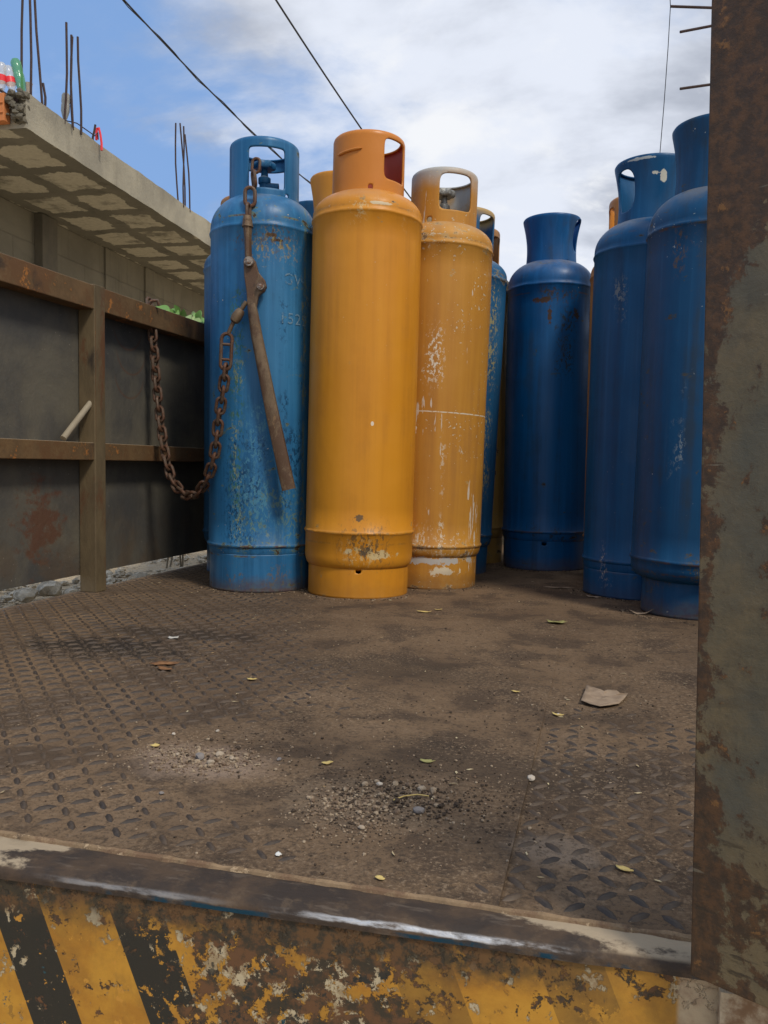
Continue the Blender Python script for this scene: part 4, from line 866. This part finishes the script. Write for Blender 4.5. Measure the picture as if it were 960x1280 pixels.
# keep it clear of the cylinder by swinging it slightly towards the viewer
raw = [onplane(*q) for q in path_px]
seg = []
for a, c in zip(raw[:-1], raw[1:]):
    for i in range(12): seg.append(a+(c-a)*i/12)
seg.append(raw[-1])
for _ in range(25): seg = [seg[0]] + [(seg[i-1]+seg[i]*2+seg[i+1])/4 for i in range(1, len(seg)-1)] + [seg[-1]]
ch = thing('hanging_chain', 'rusty link chain drooping from the left side wall rail to the lever binder', 'chain', B0)
acc = 0.0; pitch = 0.0345; i = 0; nl = 0; last = seg[0]; rgl = random.Random(2)
cum = [0.0]
for a, c in zip(seg[:-1], seg[1:]): cum.append(cum[-1]+(c-a).length)
tot = cum[-1]; nlk = int(tot/pitch)
def at_len(s):
    s = max(0, min(tot, s))
    for j in range(len(cum)-1):
        if cum[j+1] >= s: t = (s-cum[j])/max(1e-9, cum[j+1]-cum[j]); return seg[j]+(seg[j+1]-seg[j])*t
    return seg[-1]
for j in range(nlk+1):
    s = (j+0.35)*tot/(nlk+0.4); p = at_len(s); tg = (at_len(s+0.012)-at_len(s-0.012)).normalized()
    place_link(p, tg, (0.35 if j % 2 else 0.35+pi/2)+rgl.uniform(-0.22, 0.22)+YAW, ch, 1.13)
# the staple that holds the last link on the rail
k = MB(); k.tube([B0+Vector((-0.02, -0.016, -0.012)), B0+Vector((-0.008, -0.010, 0.002)), B0+Vector((0.006, 0.0, 0.004)), B0+Vector((0.010, 0.004, -0.012))], 0.006, 8)
o = k.build('hook', M_chain); o.parent = ch; o.matrix_parent_inverse = Matrix.Translation(-B0)
# stick lying on the middle rail
a, c = onx(79, 548, -1.56), onx(119, 496, -1.553)
k = MB(); k.tube([a, a+(c-a)*0.5, c], [0.0095, 0.0095, 0.009], 10); tag(k.build('stick', M_stick), 'short pale stick leaning on the middle rail against the wall post', 'stick')

# ------------------------------------------------------------------ plant behind the side wall
M_leaf, b = newmat('green_leaf'); fn = b.noise(b.obj(), 18, 4, 0.6); b.out(b.mix(fn, (0.075, 0.20, 0.04), (0.20, 0.36, 0.09)), 0.5, 0, None, 0.4)
M_leafp, b = newmat('pale_leaf'); fn = b.noise(b.obj(), 18, 4, 0.6); b.out(b.mix(fn, (0.22, 0.34, 0.10), (0.36, 0.44, 0.20)), 0.5, 0, None, 0.4)
def leaf(k, p, d, up, L, w_, mi=0, fold=0.25, n=7, curl=0.15):
    d = d.normalized(); s_ = d.cross(up).normalized(); u = s_.cross(d).normalized(); vs = []
    for i in range(n):
        t = i/(n-1); ww = w_*sin(pi*min(1, (t*0.97+0.02)))**0.75*(1-0.25*t); c_ = p+d*L*t-u*curl*L*t*t
        vs += [c_-s_*ww+u*ww*fold, c_, c_+s_*ww+u*ww*fold]
    k.add(vs, [(3*i+a, 3*i+a+1, 3*i+a+4, 3*i+a+3) for i in range(n-1) for a in (0, 1)], mi)
base = Vector((-2.0, 3.45, -0.10)); pl = thing('leafy_plant', 'bright green leafy plant showing over the top rail beside the blue cylinder', 'plant', base)
rg = random.Random(9); k = MB(); st = MB()
for i in range(34):
    top = onx(rg.uniform(196, 258), rg.uniform(384, 402), -1.80+rg.uniform(-0.1, 0.03)) if i > 12 else onx((206, 224, 246, 252, 240, 243, 246, 250, 238, 233, 254, 257, 212)[i], (376, 379, 373, 377, 388, 387, 388, 390, 390, 386, 384, 379, 382)[i], -1.76)
    top.z = min(top.z, 1.01)
    d = Vector((rg.uniform(-1, 1), rg.uniform(-1, 0.6), rg.uniform(-0.2, 1.0)))
    leaf(k, top-base, d, Vector((0.4, -0.8, 0.5)), rg.uniform(0.045, 0.065), rg.uniform(0.014, 0.021), 1 if 3 < i < 10 else 0)
    if i % 9 == 0: st.tube([(rg.uniform(-0.04, 0.04), rg.uniform(-0.04, 0.04), 0), (top-base)*0.6+Vector((0.01, 0, 0)), top-base], [0.0045, 0.003, 0.0015], 6)
k.build('leaves', [M_leaf, M_leafp], pl, recalc=False); st.build('stem', M_stick, pl)

# ------------------------------------------------------------------ overhead lines, bars behind the gate
M_wire, b = newmat('black_cable'); b.out((0.018, 0.018, 0.022), 0.6)
def wire(pp, r, lab, name='power_line'):
    k = MB(); k.tube(pp, r, 6); return tag(k.build(name, M_wire), lab, 'cable')
def sagline(p0, p1, p2, d0, d1, n=24):
    a, b_ = atd(p0[0], p0[1], d0), atd(p1[0], p1[1], d1); out = []
    for i in range(n+1):
        t = i/n*1.35-0.15; q = a+(b_-a)*t; q.z += -p2*4*t*(1-t); out.append(q)
    return out
k = MB(); pts = sagline((155, 0), (395, 235), 0.06, 6.0, 9.0); k.tube(pts, 0.0065, 6)
pts2 = [p + Vector((0.012*sin(i*1.3), 0, 0.012*cos(i*1.3))) for i, p in enumerate(pts)]; k.tube(pts2, 0.004, 5)
tag(k.build('power_line', M_wire), 'twisted black overhead cable running down behind the faded blue cylinder', 'cable')
wire(sagline((345, 0), (510, 243), 0.03, 6.5, 9.5), 0.0085, 'single dark overhead cable meeting the top of the clean orange cylinder')
M_con = M_slabedge
# unfinished column beyond the right side of the truck, with bars sticking out
D_ = 4.2; q0 = atd(985, 0, D_)
colm = thing('concrete_column', 'unfinished column mostly behind the rusty gate with thin bars sticking out left', 'column', (q0.x, q0.y, -1.05), (0, 0, YAW))
k = MB(); k.box(-0.12, 0.12, -0.12, 0.12, 0, 3.9); k.build('column_shaft', M_con, colm, smooth=0, bevel=0.01)
Mc = Matrix.Translation((q0.x, q0.y, -1.05)) @ Matrix.Rotation(YAW, 4, 'Z')
for (x0, y0, x1, y1) in ((838, 8, 985, 13), (850, 40, 985, 14), (850, 111, 985, 92)):
    k = MB(); k.tube([Mc.inverted() @ atd(x0, y0, D_), Mc.inverted() @ atd(x1, y1, D_)], 0.0068, 7); k.build('rebar', M_rebar, colm)
k = MB(); k.tube([Mc.inverted() @ atd(x, y, D_) for x, y in ((837, -12), (838, 8), (835, 60), (830, 130), (825, 190), (822, 230), (819, 300))], 0.0022, 5); k.build('hanging_wire', M_wire, colm)

# ------------------------------------------------------------------ debris on the deck
M_grit, b = newmat('grit'); oi = b.noise(b.obj(), 90, 2, 0.5); b.out(b.mix(b.step(oi, 0.35, 0.65), (0.34, 0.26, 0.175), (0.15, 0.10, 0.065)), 0.95, 0, None, 0.2)
M_flake, b = newmat('pale_flakes'); oi = b.noise(b.obj(), 30, 2, 0.5); b.out(b.mix(b.step(oi, 0.4, 0.6), (0.50, 0.42, 0.26), (0.30, 0.20, 0.10)), 0.9, 0, None, 0.2)
M_gritd, b = newmat('dark_grit'); b.out((0.06, 0.043, 0.03), 0.95, 0, None, 0.2)
rng = random.Random(21); k = MB()
def sprinkle(cx, cy, sx, sy, n, r0, r1, pale):
    for i in range(n):
        x, y = rng.gauss(cx, sx), rng.gauss(cy, sy)
        if not (XL < x < XR and YR+0.01 < y < 3.6): continue
        r = rng.uniform(r0, r1)*0.75*(1 if rng.random() < 0.9 else 1.7); k.ico((x, y, dz_at(x, y)+r*0.45), r, (1, rng.uniform(0.7, 1.3), 0.7), 0.25, rng, mi=0 if rng.random() < pale else 1)
sprinkle(C1.x, C1.y, 0.042, 0.026, 330, 0.0010, 0.0036, 0.92); sprinkle(C1.x-0.04, C1.y-0.01, 0.045, 0.030, 500, 0.0008, 0.0022, 0.95)
sprinkle(C1.x+0.03, C1.y+0.05, 0.09, 0.05, 260, 0.0008, 0.0022, 0.45)
sprinkle(C2.x, C2.y, 0.050, 0.034, 260, 0.0012, 0.0036, 0.35); sprinkle(C2.x+0.01, C2.y+0.005, 0.075, 0.045, 800, 0.0007, 0.0022, 0.4); sprinkle(C2.x-0.055, C2.y-0.04, 0.03, 0.03, 500, 0.0009, 0.0030, 0.75)
c6 = onz(450, 1035); sprinkle(c6.x, c6.y, 0.05, 0.03, 360, 0.0007, 0.0020, 0.6)
c6 = onz(560, 975); sprinkle(c6.x, c6.y, 0.07, 0.05, 260, 0.0007, 0.0020, 0.5)
c6 = onz(700, 900); sprinkle(c6.x, c6.y, 0.14, 0.22, 420, 0.0008, 0.0022, 0.5)
c6 = onz(450, 850); sprinkle(c6.x, c6.y, 0.40, 0.35, 700, 0.0008, 0.0024, 0.5)
for (tx_, ty_) in ((-1.137, 2.496), (-0.797, 2.488), (-0.626, 2.756), (-0.294, 3.408), (0.055, 2.785), (0.2, 2.462)):
    for i in range(110):
        a_ = rng.uniform(-1.6, 1.6); q_ = 0.172+abs(rng.gauss(0, 0.02)); x, y = tx_+q_*sin(a_), ty_-q_*cos(a_); r = rng.uniform(0.001, 0.0032)
        k.ico((x, y, dz_at(x, y)+r*0.4), r, (1, rng.uniform(0.7, 1.5), 0.6), 0.3, rng, mi=0 if rng.random() < 0.55 else 1)
for i in range(1500):
    x, y = rng.uniform(XL+0.02, XR-0.1), YR+0.02+2.3*rng.random()**1.3
    r = rng.uniform(0.0007, 0.0018); k.ico((x, y, dz_at(x, y)+r*0.4), r, (1, 1, 0.7), 0.25, rng, mi=0 if rng.random() < 0.65 else 1)
for i in range(260):
    x, y = rng.uniform(XL+0.02, XR-0.1), YR+0.03+2.4*rng.random()**1.2
    a = rng.uniform(0, 6.3); L_, w_ = rng.uniform(0.002, 0.006), rng.uniform(0.0008, 0.002); z = dz_at(x, y)+0.0006
    pp = [(x+u*cos(a)-t*sin(a), y+u*sin(a)+t*cos(a), z+rng.uniform(0, 0.0015)) for u, t in ((-L_, 0), (-L_*0.3, -w_), (L_, 0), (L_*0.2, w_))]
    k.add(pp+[(p[0], p[1], p[2]+0.0004) for p in pp], [(0, 1, 2, 3), (4, 5, 6, 7), (0, 1, 5, 4), (1, 2, 6, 5), (2, 3, 7, 6), (3, 0, 4, 7)], 2)
tag(k.build('grit', [M_grit, M_gritd, M_flake], smooth=0, recalc=False), 'fine sand and grit scattered over the deck plates', 'grit', kind='stuff')
def stone_mat(nm, c):
    m, b = newmat(nm); f_ = b.noise(b.obj(), 120, 5, 0.7); b.out(b.mix(f_, c, tuple(v*0.6 for v in c)), 0.9, 0, b.bump(f_, 0.002, 0.6), 0.2); return m
SG, SP, SW = stone_mat('grey_stone', (0.27, 0.24, 0.22)), stone_mat('tan_stone', (0.46, 0.37, 0.27)), stone_mat('pale_stone', (0.60, 0.52, 0.42))
for (px, py, r, mt, lab) in (
    (250, 949, 0.0085, SG, 'largest grey pebble at the left of the pale gravel patch'), (275, 946, 0.0070, SP, 'tan pebble right of the largest grey pebble'), (263, 956, 0.0060, SP, 'tan pebble just below the grey pebble in the pale patch'),
    (222, 945, 0.0040, SP, 'small tan pebble left of the pale gravel patch'), (272, 915, 0.0034, SW, 'small white pebble above the pale gravel patch'), (290, 950, 0.0048, SP, 'tan pebble on the right rim of the pale gravel patch'),
    (349, 951, 0.0042, SG, 'dark grey pebble alone right of the pale gravel patch'), (202, 993, 0.0036, SG, 'grey pebble alone below left of the pale gravel patch'), (527, 989, 0.0062, SP, 'pinkish tan pebble in the middle of the dark gravel heap'),
    (523, 1018, 0.0080, SG, 'grey pebble at the lower edge of the dark gravel heap'), (474, 983, 0.0050, SW, 'pale oval pebble left in the dark gravel heap'), (452, 1037, 0.0042, SP, 'tan pebble in the sand below the dark gravel heap'),
    (664, 972, 0.0072, SW, 'whitish broken shell like stone on the plate seam'), (217, 919, 0.0036, SW, 'tiny white pebble upper left of the pale gravel patch'), (698, 893, 0.0030, SW, 'tiny pale stone right of the seam above the dark dirt')):
    p = onz(px, py); k = MB(); k.ico((0, 0, 0), r*0.78, (1.15, 0.95, 0.7), 0.15, rng, 2)
    o = tag(k.build('pebble', mt, smooth=30), lab, 'pebble', 'pebbles on the deck'); o.location = (p.x, p.y, dz_at(p.x, p.y)+r*0.5); o.rotation_euler = (0, 0, rng.uniform(0, 3))
def leafm(nm, c1, c2):
    m, b = newmat(nm); f_ = b.noise(b.obj(), 45, 5, 0.65); b.out(b.mix(b.step(f_, 0.35, 0.65), c1, c2), 0.75, 0, b.bump(f_, 0.001, 0.5), 0.25); return m
LG, LB, LT, LY = leafm('greenish_leaf', (0.34, 0.32, 0.12), (0.22, 0.20, 0.08)), leafm('brown_leaf', (0.26, 0.13, 0.055), (0.16, 0.08, 0.04)), leafm('tan_leaf', (0.34, 0.25, 0.17), (0.25, 0.18, 0.12)), leafm('yellow_leaf', (0.62, 0.47, 0.17), (0.48, 0.34, 0.12))
def deck_leaf(px, py, L, w_, ang, mt, lab, curl=-0.25, fold=0.3, name='dry_leaf', cat='leaf', lift=0.001):
    p = onz(px, py); k = MB(); rq = random.Random(int(px*7+py)); nn = 13; ring = []
    for i in range(nn):
        a = 2*pi*i/nn; q = rq.uniform(0.62, 1.1)*(1.15 if i in (0, 6) else 1); ring.append((L/2*q*cos(a), w_*1.25*q*sin(a)))
    def hz(x, y): return 0.0012+0.25*w_*abs(y/w_)**1.5*fold*2 + abs(curl)*L*0.35*abs(2*x/L)**2 + 0.25*w_*fbm(x*70, y*70, px)
    vs = [(0, 0, hz(0, 0))] + [(x*0.5, y*0.5, hz(x*0.5, y*0.5)) for x, y in ring] + [(x, y, max(0.0002, hz(x, y))) for x, y in ring]
    k.add(vs, [(0, 1+i, 1+(i+1) % nn) for i in range(nn)] + [(1+i, 1+nn+i, 1+nn+(i+1) % nn, 1+(i+1) % nn) for i in range(nn)])
    o = k.build(name, mt, recalc=False); md = o.modifiers.new('thick', 'SOLIDIFY'); md.thickness = 0.0006
    tag(o, lab, cat, 'dry leaves and scraps on the deck'); o.location = (p.x, p.y, dz_at(p.x, p.y)+lift); o.rotation_euler = (0, 0, radians(ang))
deck_leaf(697, 779, 0.050, 0.016, 10, LG, 'curled yellow green leaf behind the flat grey one, near the blue cylinders')
deck_leaf(206, 832, 0.052, 0.011, 30, LB, 'brown folded leaf on the left plate below the black stain', 0.1, 0.6)
deck_leaf(206, 838, 0.046, 0.008, -25, LB, 'thin dark brown leaf strip touching the brown folded leaf', -0.2, 0.2)
deck_leaf(700, 735, 0.110, 0.009, 8, LT, 'long pale bark strip in front of the middle blue cylinder', -0.05, 0.2, 'bark_strip', 'bark strip')
deck_leaf(742, 747, 0.045, 0.010, -15, LT, 'tan scrap against the foot of the smooth dark blue cylinder')
deck_leaf(800, 768, 0.060, 0.010, 5, LT, 'brown curled leaf in front of the right blue cylinders', -0.5)
deck_leaf(530, 766, 0.045, 0.007, 4, LY, 'yellowish leaf strip in front of the scratched yellow cylinder')
deck_leaf(548, 763, 0.020, 0.006, 20, LY, 'small yellow flake beside the yellowish leaf strip')
deck_leaf(697, 894, 0.018, 0.006, -10, LY, 'yellow leaf flake beside the seam just left of the flat grey leaf')
deck_leaf(645, 866, 0.016, 0.004, 10, LY, 'yellow flake left of the seam, level with the flat grey leaf')
deck_leaf(315, 851, 0.022, 0.005, 10, LY, 'pale yellow flake in the middle of the left plate')
deck_leaf(781, 1084, 0.020, 0.0040, -18, LY, 'yellow leaf flake lying on the right plate lugs near the lip')
deck_leaf(533, 953, 0.022, 0.0045, 5, LG, 'green leaf fragment at the top of the dark gravel heap')
deck_leaf(409, 956, 0.016, 0.004, 40, LY, 'straw coloured shred between the two gravel patches')
deck_leaf(195, 934, 0.014, 0.005, 50, LY, 'orange yellow shred left of the pale gravel patch')
deck_leaf(217, 798, 0.028, 0.009, 0, leafm('white_scrap', (0.55, 0.53, 0.48), (0.4, 0.38, 0.33)), 'whitish paper scrap on the black stain', name='paper_scrap', cat='scrap')
deck_leaf(348, 1070, 0.008, 0.003, 0, leafm('white_scrap2', (0.7, 0.69, 0.63), (0.6, 0.58, 0.53)), 'white paper scrap near the rear lip', name='paper_scrap', cat='scrap')
deck_leaf(475, 1101, 0.013, 0.0026, -10, LY, 'tan wood chip on the weld by the rear lip', name='wood_chip', cat='wood chip')
# straw
k = MB(); p0 = [onz(x, y, 0.004) for x, y in ((492, 1000), (505, 995), (522, 993), (536, 995))]; k.tube(p0, 0.0009, 5); tag(k.build('straw', LY), 'thin yellow straw across the lower dark gravel heap', 'straw')
# the big flat leaf with a ragged outline
pc = onz(755, 874); outl = [(728, 874), (731, 868), (733, 861), (741, 862), (750, 865), (755, 868), (759, 865), (771, 866), (775, 870), (785, 869), (781, 876), (774, 882), (762, 885), (750, 886), (738, 883), (726, 880)]
pts = [onz(x, y) for x, y in outl]; k = MB(); c0 = sum(pts, Vector())/len(pts); rings = 5; vs = [tuple(c0+Vector((0, 0, 0.002)))]
for r_ in range(1, rings+1):
    for p in pts:
        q = c0+(p-c0)*(r_/rings); vs.append((q.x, q.y, 0.0015+0.004*(r_/rings)**3*(0.4+abs(sin(i*1.7)))+0.0035*fbm(q.x*45, q.y*45)))
n_ = len(pts); fs = [(0, 1+i, 1+(i+1) % n_) for i in range(n_)]
for r_ in range(rings-1):
    for i in range(n_): fs.append((1+r_*n_+i, 1+(r_+1)*n_+i, 1+(r_+1)*n_+(i+1) % n_, 1+r_*n_+(i+1) % n_))
k.add(vs, fs); o = k.build('dry_leaf', LT, recalc=False); md = o.modifiers.new('thick', 'SOLIDIFY'); md.thickness = 0.0007
tag(o, 'large flat greyish dry leaf on the right plate, biggest scrap on the deck', 'leaf', 'dry leaves and scraps on the deck')
